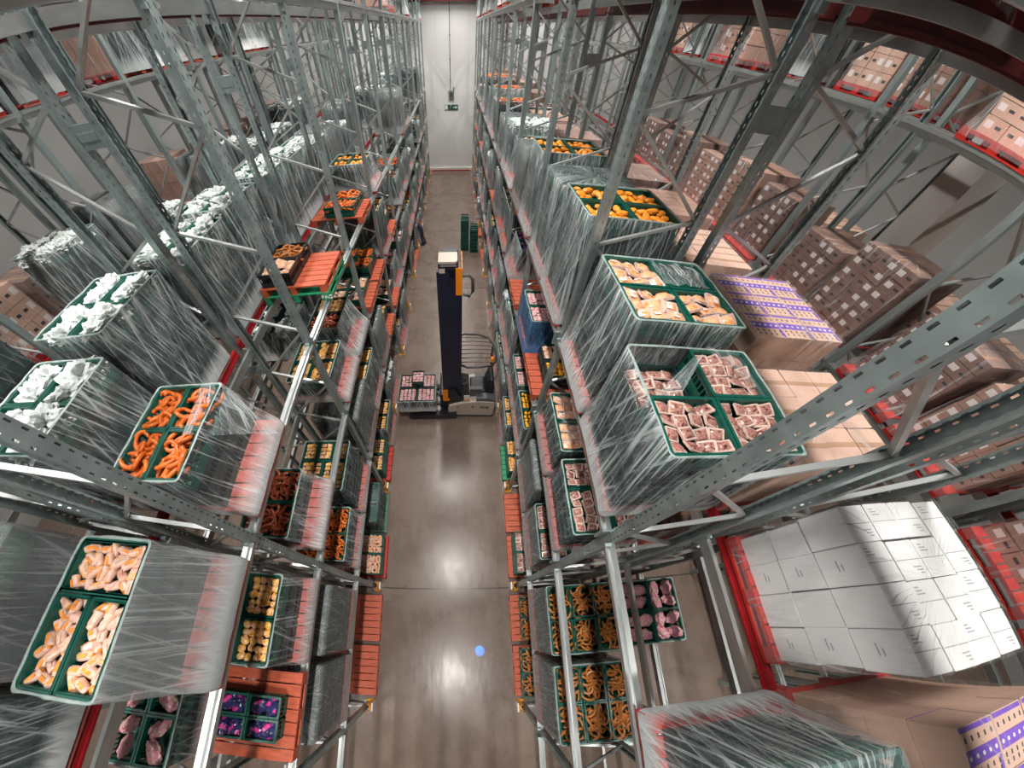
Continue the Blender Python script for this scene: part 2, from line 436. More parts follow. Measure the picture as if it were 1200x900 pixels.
# name: front x, rear x, facing of the aisle (+1 aisle on the +x side), levels, phrase
ROWS = {
 'L1': dict(f=-2.10, r=-3.12, s=1, z=[0, 1.95, 3.90, 5.66, 9.04], ph='row left of the truck', ks=range(-2, 12)),
 'L2': dict(f=-4.22, r=-3.34, s=-1, z=[0, 1.95, 3.90, 5.66, 9.04], ph='second row left of the truck', ks=range(-2, 12)),
 'L3': dict(f=-6.90, r=-7.95, s=1, z=[0, 1.95, 3.85, 5.5, 8.45], ph='third row left of the truck', ks=range(-1, 12)),
 'L4': dict(f=-9.25, r=-8.20, s=-1, z=[0, 1.95, 3.85, 5.5, 8.45], ph='fourth row left of the truck', ks=range(0, 12)),
 'R1': dict(f=1.46, r=2.60, s=-1, z=[0, 1.95, 3.92, 5.68, 9.06], ph='row right of the truck', ks=range(-2, 12)),
 'R2': dict(f=3.92, r=2.84, s=1, z=[0, 1.95, 3.92, 5.62, 8.98], ph='second row right of the truck', ks=range(-2, 12)),
 'R3': dict(f=6.62, r=7.75, s=-1, z=[0, 1.95, 3.85, 5.55, 8.38], ph='third row right of the truck', ks=range(-1, 12)),
 'R4': dict(f=9.10, r=8.05, s=1, z=[0, 1.95, 3.85, 5.55, 8.38], ph='fourth row right of the truck', ks=range(-1, 12)),
}
SHORT = {'L1': 'left row', 'L2': 'second left row', 'L3': 'third left row', 'L4': 'fourth left row', 'R1': 'right row', 'R2': 'second right row', 'R3': 'third right row', 'R4': 'fourth right row'}
SHELF = ['floor level', 'first shelf', 'second shelf', 'third shelf', 'top shelf']
def frame_ord(k): return ORD[12 - k] if 0 < 12 - k < 15 else 'last'
def bay_ord(k): return ORD[11 - k] + ' bay from end wall' if 0 < 11 - k < 14 else 'end bay'
HT = 10.7

def post_mesh(s, m, h=HT):
    """omega upright, web on the side s, body running back along -s"""
    t = .004; W = .055; D = .085
    out = [(0, -W), (0, W), (-D, W), (-D, W - .022), (-D + t, W - .022), (-D + t, W - t), (-t, W - t), (-t, -W + t), (-D + t, -W + t), (-D + t, -W + .022), (-D, -W + .022), (-D, -W)]
    q = MB(); q.prism([(x * s, y) for x, y in out], 'z', 0, h)
    return q.mesh('post', m)
def base_mesh(): 
    q = MB(); q.box(-.09, .09, -.08, .08, 0, .012)
    for a in (-.07, .07): q.tube([(a, .065, .01), (a, .065, .03)], .011, 6)
    return q.mesh('base_plate', 'steel')
def guard_mesh(s):
    q = MB(); pts = []
    for i in range(9):
        a = PI * i / 8 - PI / 2
        pts.append((.02 * s + .075 * s * math.cos(a), .095 * math.sin(a)))
    inner = [(x - .012 * s if abs(y) < .08 else x, y * .88) for x, y in pts][::-1]
    q.prism(pts + inner, 'z', .01, .42)
    q.box(-.09, .09, -.115, .115, 0, .015)
    return q.mesh('foot_guard', 'yellow')
def guard_plate(s):
    q = MB(); q.box(min(.095 * s, .13 * s), max(.095 * s, .13 * s), -.09, .09, 0, .3); return q.mesh('guard_plate', 'whitepl')

def frame(row, k):
    d = ROWS[row]; s = d['s']; near = k <= 2
    t = thing('upright_frame', 'galvanized upright frame, %s from the end wall, %s' % (frame_ord(k), SHORT[row]), 'rack frame', (d['f'], FY(k), 0), 'rack upright frames')
    pm = 'perf_a' if near and row in ('L1', 'R1', 'L2', 'R2') else 'steel'
    dep = abs(d['r'] - d['f'])
    obj('post', cached(('post', s, pm), lambda: post_mesh(s, pm)), t)
    obj('post', cached(('post', -s, pm), lambda: post_mesh(-s, pm)), t, (-s * dep, 0, 0))
    bp = cached('base', base_mesh)
    if row in ('L1', 'R1'):
        g = obj('foot_guard', cached(('guard', s), lambda: guard_mesh(s)), t)
        obj('guard_plate', cached(('gp', s), lambda: guard_plate(s)), g, label='white plate')
        obj('base_plate', bp, t, (-s * .04, 0, 0)); obj('base_plate', bp, t, (-s * (dep - .04), 0, 0))
    # zigzag bracing: nearly level struts and steep diagonals
    step = 1.15; z0 = .12
    vis = {'L1': 0, 'R1': 0}.get(row, 2.4 if row in ('L2', 'R2') else 3.6)
    i = 0
    fx, rx = -s * .05, -s * (dep - .05)
    while z0 + step * i + .4 < HT:
        zf = z0 + step * i; zr = zf + .36; zn = zf + step
        if zf >= vis:
            obj('brace', cached(('bh', row[0] + row, 'h'), lambda: _brace((0, 0, 0), (rx - fx, 0, .36))), t, (fx, 0, zf))
            if zn < HT - .1: obj('brace', cached(('bd', row[0] + row, 'd'), lambda: _brace((rx - fx, 0, 0), (0, 0, step - .36))), t, (fx, 0, zr))
        i += 1
    return t
def _brace(p, q_):
    q = MB(); q.bar(p, q_, .040, .030); return q.mesh('brace', 'brace')
for row, d in ROWS.items():
    for k in d['ks']:
        if k == -2 and row not in ('L1', 'R1', 'R2', 'L2'): continue
        frame(row, k)

# spacer plates that tie the two back-to-back rows together
def spacer_mesh(wd):
    q = MB(); q.box(0, wd, -.05, .05, -.09, .09); q.box(.02, wd - .02, -.058, -.05, -.03, .03); return q.mesh('row_spacer', 'steel')
for a, b in (('L2', 'L1'), ('R1', 'R2'), ('R3', 'R4'), ('L4', 'L3')):
    xa, xb = ROWS[a]['r'], ROWS[b]['r']
    x0, x1 = min(xa, xb), max(xa, xb)
    me = spacer_mesh(x1 - x0 + .006)
    for k in range(-1, 9):
        for z, wz in ((8.26, 'upper'), (5.20, 'middle'), (2.6, 'lower')):
            if z < 5 and a == 'R3': continue
            o = obj('row_spacer', me, None, (x0 - .003, FY(k), z))
            tag(o, '%s steel spacer plate between back to back frames, %s from wall, %s' % (wz, frame_ord(k), SHORT[b if a[0] == 'L' else a]), 'spacer plate', 'row spacers')

BLEN = PITCH - .112
def beam_mesh(s, m, front):
    q = MB(); h = .125
    if front:   # stepped box beam: main tube and a slim lip in front
        q.box(-.055, 0, 0, BLEN, -h, 0); q.box(.03, .05, 0, BLEN, -.055, -.005); q.box(0, .03, 0, BLEN, -.05, -.035)
    else:
        q.box(-.045, 0, 0, BLEN, -h, 0); q.box(-.005, .02, 0, BLEN, -h + .02, -h + .045)
    if s < 0:
        q.v = [(-x, y, z) for x, y, z in q.v]
    return q.mesh('rack_beam', m)
def conn_mesh(s):
    q = MB(); q.box(-.06, .006, -.002, .03, -.19, .03); q.box(.006, .012, .004, .026, -.15, -.12); q.box(.006, .012, .004, .026, -.05, -.02)
    if s < 0: q.v = [(-x, y, z) for x, y, z in q.v]
    return q.mesh('end_connector', 'steel')
def beam(row, lev, k, front):
    d = ROWS[row]; s = d['s'] if front else -d['s']
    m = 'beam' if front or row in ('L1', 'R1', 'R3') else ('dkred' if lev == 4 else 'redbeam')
    x = (d['f'] if front else d['r']) + s * .001
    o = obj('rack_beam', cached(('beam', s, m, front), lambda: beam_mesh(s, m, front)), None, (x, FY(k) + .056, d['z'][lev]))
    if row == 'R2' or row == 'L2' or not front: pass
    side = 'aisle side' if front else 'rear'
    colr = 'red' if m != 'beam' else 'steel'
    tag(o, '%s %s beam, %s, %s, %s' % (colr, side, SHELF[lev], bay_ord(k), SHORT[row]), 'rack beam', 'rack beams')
    if k <= 1 and row in ('L1', 'R1'):
        c = cached(('conn', s), lambda: conn_mesh(s))
        cm = cached(('conn', -s), lambda: conn_mesh(s))
        obj('end_connector', c, o); 
        o2 = obj('end_connector', c, o, (0, BLEN - .03, 0))
    return o
for row, d in ROWS.items():
    for k in d['ks']:
        if k >= 11: continue
        if k == -2 and row not in ('L1', 'R1', 'L2', 'R2'): continue
        for lev in (1, 2, 3, 4):
            beam(row, lev, k, True)
            if row in ('L1', 'R1', 'R3') or lev >= 3: beam(row, lev, k, False)

# ------------------------------------------------------------------ pallets, crates, cartons, film
PH = .145
def pallet_mesh(lx, ly, m):
    q = MB(); n = 7; g = .018
    bw = (ly - g * (n - 1)) / n
    for i in range(n):
        y = -ly / 2 + i * (bw + g); q.box(-lx / 2, lx / 2, y, y + bw, PH - .022, PH)
    for x in (-lx / 2, -.05, lx / 2 - .1):
        q.box(x, x + .1, -ly / 2, ly / 2, PH - .044, PH - .022)
        for y in (-ly / 2, -.07, ly / 2 - .14): q.box(x, x + .1, y, y + .14, .022, PH - .044)
        q.box(x, x + .1, -ly / 2, ly / 2, 0, .022)
    return q.mesh('pallet', m)
def pallet_key(lx, ly, m): return cached(('pal', round(lx, 2), round(ly, 2), m), lambda: pallet_mesh(round(lx, 2), round(ly, 2), m))

def crate_mesh(lx, ly, h, m, detail=True):
    q = MB(); t = .012; x, y = lx / 2 - .006, ly / 2 - .006
    q.box(-x + .02, x - .02, -y + .02, y - .02, 0.004, .012)
    # walls: solid lower and upper bands joined by ribs, open grille between
    for sx in (-1, 1):
        a, b = sorted((sx * (x - .012), sx * (x - .012 - t)))
        q.box(a, b, -y + .012, y - .012, .004, h * .36); q.box(a, b, -y + .012, y - .012, h * .72, h)
        if detail:
            n = max(3, int(ly / .055))
            for i in range(n + 1):
                c = -y + .02 + (2 * y - .04) * i / n; q.box(a, b, c - .007, c + .007, h * .36, h * .72)
        else: q.box(a, b, -y + .012, y - .012, h * .36, h * .72)
        a, b = sorted((sx * x, sx * (x - .026))); q.box(a, b, -y, y, h - .018, h)
    for sy in (-1, 1):
        a, b = sorted((sy * (y - .012), sy * (y - .012 - t)))
        q.box(-x + .012, x - .012, a, b, .004, h * .36); q.box(-x + .012, x - .012, a, b, h * .72, h)
        if detail:
            n = max(3, int(lx / .055))
            for i in range(n + 1):
                c = -x + .02 + (2 * x - .04) * i / n; q.box(c - .007, c + .007, a, b, h * .36, h * .72)
        else: q.box(-x + .012, x - .012, a, b, h * .36, h * .72)
        a, b = sorted((sy * y, sy * (y - .026))); q.box(-x, x, a, b, h - .018, h)
    return q.mesh('crate', m)
def crate_key(lx, ly, h, m, detail): 
    lx, ly, h = round(lx, 2), round(ly, 2), round(h, 3)
    return cached(('crate', lx, ly, h, m, detail), lambda: crate_mesh(lx, ly, h, m, detail))

def carton_mesh(lx, ly, h, style):
    q = MB(); g = .004; x, y = lx / 2 - g, ly / 2 - g; b = .008
    # soft-edged box
    ring = [(-x, -y + b), (-x + b, -y), (x - b, -y), (x, -y + b), (x, y - b), (x - b, y), (-x + b, y), (-x, y - b)]
    q.prism(ring, 'z', .002, h - g)
    top = h - g
    if style == 'purple':
        q.box(-x + .01, x - .01, -y * .25, y * .25, top, top + .0015, 1)
        q.box(-x + .01, x - .01, y * .80, y * .96, top, top + .0015, 1); q.box(x * .78, x * .95, -y + .01, -y * .3, top, top + .0014, 1)
        n = max(3, int(lx / .07))
        for i in range(n):
            cx = -x + .04 + (2 * x - .08) * i / (n - 1)
            for cy in (-y * .72, -y * .46, y * .56): q.box(cx - .008, cx + .008, cy - .014, cy + .014, top, top + .0015, 2)
            q.tube([(cx, 0, top + .001), (cx, 0, top + .0022)], .014, 8, 3)
        for sx in (1,):
            a, c = sorted((sx * x, sx * (x + .0015))); q.box(a, c, -y * .9, y * .9, h * .55, h * .72, 1)
        return q.mesh('carton', ['cartonlt', 'purple', 'ink', 'signwhite'])
    if style == 'white':
        q.box(-x + .01, x - .01, -.003, .003, top, top + .0012, 1)
        for i in range(3): q.box(-x * .7, -x * .7 + .08 - .02 * i, y * .35 + i * .022, y * .35 + i * .022 + .008, top, top + .0012, 2)
        for i in range(2): q.box(-x - .0012, -x, -.03, .05 - .03 * i, h * .4 + .03 * i, h * .4 + .03 * i + .009, 2)
        return q.mesh('carton', ['cartonwh', 'tapewh', 'tapewh'])
    base = {'brown': 'carton', 'light': 'cartonlt', 'dark': 'cartondk'}[style]
    q.box(-x, x, -.025, .025, top, top + .0012, 1)
    for sx in (-1, 1):
        a, c = sorted((sx * x, sx * (x + .0012))); q.box(a, c, .02, y * .75, h * .35, h * .75, 2)
        q.box(a, c, -y * .7, -y * .2, h * .45, h * .62, 3)
    return q.mesh('carton', [base, 'tape', 'lab', 'ink'])
def carton_key(lx, ly, h, st): 
    lx, ly, h = round(lx, 2), round(ly, 2), round(h, 2)
    return cached(('carton', lx, ly, h, st), lambda: carton_mesh(lx, ly, h, st))

def rrect(x0, x1, y0, y1, r, n=4, sub=8):
    pts = []
    cs = [(x1 - r, y1 - r, 0), (x0 + r, y1 - r, 90), (x0 + r, y0 + r, 180), (x1 - r, y0 + r, 270)]
    for i, (cx, cy, a0) in enumerate(cs):
        arc = [(cx + r * math.cos(math.radians(a0 + 90 * j / n)), cy + r * math.sin(math.radians(a0 + 90 * j / n))) for j in range(n + 1)]
        pts += arc
        nx, ny, na = cs[(i + 1) % 4]
        e = (nx + r * math.cos(math.radians(na)), ny + r * math.sin(math.radians(na)))
        for j in range(1, sub): pts.append((arc[-1][0] + (e[0] - arc[-1][0]) * j / sub, arc[-1][1] + (e[1] - arc[-1][1]) * j / sub))
    return pts
def film_mesh(bot, top, zt, m, seed, closed=False, rim=True, zmid=None, fine=True, z0=.055):
    """stretch film hull from the pallet outline up to the crate outline; top open with a rolled rim, or closed"""
    q = MB(); sub = 9 if fine else 3; nz = 12 if fine else 4
    A = rrect(*bot, .05, 3, sub); B = rrect(*top, .045, 3, sub); N = len(A)
    zmid = PH + .03 if zmid is None else zmid
    rings = []
    for j in range(nz + 1):
        u = j / nz; z = z0 + (zt - z0) * u
        v = 0 if z <= zmid else (z - zmid) / (zt - zmid)
        v = v ** .72
        ring = []
        for i in range(N):
            x = A[i][0] + (B[i][0] - A[i][0]) * v; y = A[i][1] + (B[i][1] - A[i][1]) * v
            nn = noise.noise(Vector((x * 5 + seed * 3.1, y * 5 + z * 2.0, z * 1.4 + seed))) + .5 * noise.noise(Vector((x * 16, y * 16 + z * 4, z * 3 + seed)))
            cx, cy = (top[0] + top[1]) / 2, (top[2] + top[3]) / 2
            dd = Vector((x - cx, y - cy)).normalized() * (.004 + .013 * max(-.3, nn))
            ring.append((x + dd.x, y + dd.y, z))
        rings.append(ring)
    if not closed and rim:
        for off, dz in ((.010, .008), (.017, -.004)):
            rings.append([(x + (-off if x > (top[0] + top[1]) / 2 else off) , y + (-off if y > (top[2] + top[3]) / 2 else off), zt + dz + .01 * noise.noise(Vector((x * 9, y * 9, seed)))) for x, y in B])
    if closed:
        for sc, dz in ((.94, .012), (.6, .02), (.25, .016)):
            cx, cy = (top[0] + top[1]) / 2, (top[2] + top[3]) / 2
            rings.append([(cx + (x - cx) * sc, cy + (y - cy) * sc, zt + dz + .012 * noise.noise(Vector((x * 6 * sc, y * 6 * sc, seed)))) for x, y in B])
    vs = [v for r in rings for v in r]; L = len(rings)
    fs, mi = [], []
    q.v = vs
    for j in range(L - 1):
        for i in range(N):
            q.f.append((j * N + i, j * N + (i + 1) % N, (j + 1) * N + (i + 1) % N, (j + 1) * N + i)); q.sm.append(True)
            q.m.append(1 if (not closed and rim and j >= nz) else 0)
    if closed: q.f.append(tuple((L - 1) * N + i for i in range(N))); q.m.append(0); q.sm.append(True)
    me = q.mesh('stretch_film', [m, 'rim'])
    us = [0]
    for i in range(N): us.append(us[-1] + math.dist(A[i], A[(i + 1) % N]))
    vv = [0]
    for j in range(1, L): vv.append(vv[-1] + min((Vector(rings[j][i]) - Vector(rings[j - 1][i])).length for i in (0, N // 4, N // 2)))
    film_uv(me, N, us, vv)
    return me

def film_uv(me, N, us, vs_):
    uv = me.uv_layers.new(name='UVMap')
    for p in me.polygons:
        ids = [v % N for v in p.vertices]; wrap = max(ids) - min(ids) > N / 2
        for li, v in zip(p.loop_indices, p.vertices):
            i = v % N
            uv.data[li].uv = (us[N] if wrap and i == 0 else us[i], vs_[v // N])
def flap_mesh(p, m, seed):
    """a loose sheet of film through the four corner points p"""
    q = MB(); n = 10
    P = [Vector(a) for a in p]
    for j in range(n + 1):
        for i in range(n + 1):
            u, v = i / n, j / n
            a = P[0].lerp(P[1], u).lerp(P[3].lerp(P[2], u), v)
            a = a + Vector((1, 1, 1)) * .03 * noise.noise(Vector((u * 6 + seed, v * 2.5, seed)))
            q.v.append(tuple(a))
    for j in range(n):
        for i in range(n):
            k = j * (n + 1) + i; q.f.append((k, k + 1, k + n + 2, k + n + 1)); q.m.append(0); q.sm.append(True)
    me = q.mesh('loose_film', m)
    film_uv(me, n + 1, [i * .06 for i in range(n + 2)], [j * .06 for j in range(n + 1)])
    return me

# ------------------------------------------------------------------ goods
def ring_mesh(seed, m, R0=.084, r=.0225):
    q = MB(); rr = random.Random(seed); pts = []; a0 = rr.uniform(0, 6.3); span = rr.uniform(4.6, 5.7); n = 18
    for i in range(n + 1):
        a = a0 + span * i / n; R1 = R0 * (1 + .10 * math.sin(2 * a + seed))
        pts.append((R1 * math.cos(a) * 1.1, R1 * math.sin(a) * .92, .012 * math.sin(a * 1.5 + seed)))
    rs = [r * (.45 if i in (0, n) else .85 if i in (1, n - 1) else 1) for i in range(n + 1)]
    q.tube(pts, rs, 7); return q.mesh('sausage_ring', m)
def roll_mesh(seed):
    q = MB(); rr = random.Random(seed); L = .125; r0 = .033
    prof = [(-.5, .55), (-.46, .9), (-.3, 1.0), (0, 1.04), (.3, 1.0), (.46, .9), (.5, .55)]
    n = 10; vs = []
    for u, s in prof:
        for k in range(n):
            a = 2 * PI * k / n; w_ = 1 + .14 * math.sin(3 * a + seed + u * 4)
            vs.append((u * L, r0 * s * w_ * math.cos(a), r0 * s * w_ * .85 * math.sin(a)))
    fs = [(j * n + k, j * n + (k + 1) % n, (j + 1) * n + (k + 1) % n, (j + 1) * n + k) for j in range(len(prof) - 1) for k in range(n)]
    q.add(vs, fs, 0, True)
    for e in (0, len(prof) - 1): q.add([vs[e * n + k] for k in range(n)], [tuple(range(n)) if e else tuple(range(n - 1, -1, -1))], 1)
    e = rr.choice((-1, 1)); q.tube([(e * L * .5, 0, 0), (e * L * .53, 0, 0)], [.017, .011], 8, 1)
    q.box(-.03, .035, -.012, .014, r0 * .80, r0 * .9, 1 if seed % 3 == 0 else 0)
    return q.mesh('wrapped_roll', ['peach', 'peachor'])
def pack_mesh(seed, lx, ly, h, m1, m2, frame_=True):
    """flat sealed tray pack: clear rim and a raised coloured filling"""
    q = MB(); rr = random.Random(seed); x, y = lx / 2, ly / 2
    q.prism([(-x, -y + .008), (-x + .008, -y), (x - .008, -y), (x, -y + .008), (x, y - .008), (x - .008, y), (-x + .008, y), (-x, y - .008)], 'z', 0, h * .45, 1)
    n = 5; vs = []
    for j in range(n + 1):
        for i in range(n + 1):
            u, v = i / n, j / n; e = min(u, v, 1 - u, 1 - v)
            vs.append(((u - .5) * lx * .74, (v - .5) * ly * .74, h * .45 + (h * .55 * min(1, e * 4)) + .006 * rr.random() * (e > 0)))
    fs = [(j * (n + 1) + i, j * (n + 1) + i + 1, (j + 1) * (n + 1) + i + 1, (j + 1) * (n + 1) + i) for j in range(n) for i in range(n)]
    q.add(vs, fs, 0, True)
    if frame_: q.box(-x * .5, x * .1, -y * .55, y * .35, h * 1.02, h * 1.05, 2)
    return q.mesh('sealed_pack', [m1, m2, 'lab'])
def blob_mesh(name, seed, r, m, sq=(1, 1, 1), amp=.3, fr=2.2, m2=None, sub=3):
    bm = bmesh.new(); bmesh.ops.create_icosphere(bm, subdivisions=sub, radius=1)
    for v in bm.verts:
        n = (1 - 2.2 * abs(noise.noise(v.co * fr * 1.6 + Vector((seed * 7.7, 0, 0)))) if name == 'plastic_bag' else noise.noise(v.co * fr + Vector((seed * 7.7, 0, 0)))) + .5 * noise.noise(v.co * fr * 2.6 + Vector((0, seed * 3.3, 0)))
        d = v.co * (1 + amp * n); v.co = Vector((d.x * r * sq[0], d.y * r * sq[1], d.z * r * sq[2]))
    for f in bm.faces:
        f.smooth = amp < .2
        if m2:
            f.material_index = 1 if noise.noise(f.calc_center_median() / r * 1.6 + Vector((seed, 2, 9))) > .22 else 0
    me = bpy.data.meshes.new(name); bm.to_mesh(me); bm.free()
    me.materials.append(M[m])
    if m2: me.materials.append(M[m2])
    return me
def bag_mesh(seed): 
    return blob_mesh('plastic_bag', seed, .105, 'bag', (1.15, 1.0, .55), .8, 1.2, sub=4)

GOODS = {   # kind: (mesh maker, item name, category, phrase, lay)
 'ring': (lambda i: ring_mesh(i, 'ring'), 'sausage_ring', 'sausage', 'orange ring sausage'),
 'ringdk': (lambda i: ring_mesh(i + 10, 'ringdk'), 'sausage_ring', 'sausage', 'dark ring sausage'),
 'ringbr': (lambda i: ring_mesh(i + 20, 'ringbr', .092, .019), 'sausage_ring', 'sausage', 'brown ring sausage'),
 'roll': (roll_mesh, 'wrapped_roll', 'food roll', 'pale wrapped roll'),
 'meat': (lambda i: pack_mesh(i, .142, .112, .034, 'meat', 'meatlt', False), 'meat_tray', 'food pack', 'sliced meat tray'),
 'slab': (lambda i: pack_mesh(i + 7, .185, .15, .05, 'slab', 'meatlt', i % 3 == 0), 'peach_pack', 'food pack', 'orange peach pack'),
 'amber': (lambda i: blob_mesh('amber_pack', i, .05, 'amber', (1.1, 1, .7), .3, 2.5, 'yelpack', 2), 'amber_pack', 'food pack', 'amber pack'),
 'box': (lambda i: pack_mesh(i + 3, .12, .075, .04, 'slab' if i % 2 else 'yelpack', 'amber', True), 'labelled_pack', 'food pack', 'yellow labelled pack'),
 'yelball': (lambda i: blob_mesh('yellow_cheese', i, .046, 'yelball', (1, .9, .9), .12, 1.5, None, 2), 'yellow_cheese', 'cheese', 'round yellow cheese'),
 'pink': (lambda i: pack_mesh(i + 5, .105, .088, .035, 'pink', 'meatlt', i % 2 == 0), 'pink_pack', 'food pack', 'small pink pack'),
 'bag': (bag_mesh, 'plastic_bag', 'bag', 'crumpled white bag'),
 'bagblue': (lambda i: blob_mesh('snack_bag', i, .105, 'bagblue', (1.0, .9, .6), .4, 2.0, 'bagmag', 3), 'snack_bag', 'bag', 'dark blue bag'),
 'orangefr': (lambda i: blob_mesh('orange_pack', i, .06, 'orangefr', (1.3, .8, .6), .25, 2, None, 2), 'orange_pack', 'food pack', 'orange oval pack'),
 'meatlump': (lambda i: blob_mesh('meat_bag', i, .11, 'pink', (.8, 1.2, .6), .3, 2, 'meatlt', 3), 'meat_bag', 'meat bag', 'pink meat bag'),
}
def good_mesh(kind, i): return cached(('good', kind, i), lambda: GOODS[kind][0](i))
STUFF = {}
NITEM = {}
def put(kind, x, y, z, rot, label, group, i, sc=1.0):
    fn, nm, cat, ph = GOODS[kind]
    o = obj(nm, good_mesh(kind, i), None, (x, y, z), rot); o.scale = (sc, sc, sc)
    tag(o, label, cat, group); NITEM[nm] = NITEM.get(nm, 0) + 1
def fill_crate(kind, cx, cy, z, lx, ly, where, near, h=.2, level=1.0):
    """goods in a crate whose rim is at z"""
    fn, nm, cat, ph = GOODS[kind]
    label = '%s %s' % (ph, where); group = '%s packs %s' % (cat, where) if cat != 'sausage' else 'sausages %s' % where
    rr = R_
    ix, iy = lx - .07, ly - .07
    spots = []
    if kind in ('ring', 'ringdk', 'ringbr'):
        nx, ny = max(2, round(ix / .115)), max(2, round(iy / .115))
        for a in range(nx):
            for b in range(ny):
                spots.append((-ix / 2 + .07 + (ix - .14) * (a / max(1, nx - 1)), -iy / 2 + .07 + (iy - .14) * (b / max(1, ny - 1)), rr.uniform(-.03, .0), (rr.uniform(-.5, .5), rr.uniform(-.5, .5), rr.uniform(0, 6.3)), 1))
    elif kind in ('meat', 'pink', 'slab', 'box'):
        sx, sy = {'meat': (.13, .105), 'pink': (.10, .088), 'slab': (.145, .12), 'box': (.125, .085)}[kind]
        nx, ny = max(1, int(ix / sx)), max(1, int(iy / sy))
        for a in range(nx):
            for b in range(ny):
                spots.append((-ix / 2 + ix * (a + .5) / nx, -iy / 2 + iy * (b + .5) / ny, rr.uniform(-.035, -.012), (rr.uniform(-.45, .45), rr.uniform(-.45, .45), rr.uniform(-.25, .25)), rr.uniform(.92, 1.08)))
    else:
        s = {'roll': .074, 'amber': .085, 'yelball': .085, 'bag': .20, 'bagblue': .17, 'orangefr': .12, 'meatlump': .2}[kind]
        nx, ny = max(1, int(ix / s)), max(1, int(iy / (s * .95)))
        for a in range(nx):
            for b in range(ny):
                spots.append((-ix / 2 + ix * (a + .5) / nx + rr.uniform(-.01, .01), -iy / 2 + iy * (b + .5) / ny + rr.uniform(-.01, .01), rr.uniform(-.045, 0) + (.0 if kind in ('bag',) else 0), (rr.uniform(-.35, .35), rr.uniform(-.35, .35), rr.uniform(0, 6.3)), rr.uniform(.9, 1.12)))
    for n_, (x, y, dz, rot, sc) in enumerate(spots):
        i = rr.randrange(4)
        zz = z - .03 + dz
        if near and NITEM.get(nm, 0) < 285: put(kind, cx + x, cy + y, zz, rot, label, group, i, sc)
        else:
            STUFF.setdefault(kind, []).append((i, cx + x, cy + y, zz, rot, sc))
    # bed below so that gaps do not show an empty crate
    return

def crate_layout(area, pat):
    x0, x1, y0, y1 = area; lx, ly = x1 - x0, y1 - y0
    if pat == 'pin':    # one crate across at the far end, two lengthwise
        a = ly * .40
        return [(x0, x1, y1 - a, y1), (x0, x0 + lx / 2, y0, y1 - a), (x0 + lx / 2, x1, y0, y1 - a)]
    if pat == '5':
        a = ly * .40
        return [(x0, x0 + lx / 3, y1 - a, y1), (x0 + lx / 3, x0 + 2 * lx / 3, y1 - a, y1), (x0 + 2 * lx / 3, x1, y1 - a, y1), (x0, x0 + lx / 2, y0, y1 - a), (x0 + lx / 2, x1, y0, y1 - a)]
    if pat == '3x2':
        return [(x0 + lx * i / 3, x0 + lx * (i + 1) / 3, y0 + ly * j / 2, y0 + ly * (j + 1) / 2) for i in range(3) for j in range(2)]
    if pat == '1x2': return [(x0, x1, y0, y0 + ly / 2), (x0, x1, y0 + ly / 2, y1)]
    return [(x0 + lx * i / 2, x0 + lx * (i + 1) / 2, y0 + ly * j / 2, y0 + ly * (j + 1) / 2) for i in range(2) for j in range(2)]

def slot_y(k, far): 
    b = FY(k); return (b + .22, b + 1.33) if not far else (b + 1.44, b + 2.55)
def where(row, lev, k, far): 
    return '%s slot, %s, %s, %s' % ('far' if far else 'near', SHELF[lev], bay_ord(k).replace(' from end wall', ' from wall'), SHORT[row])
USED = set()

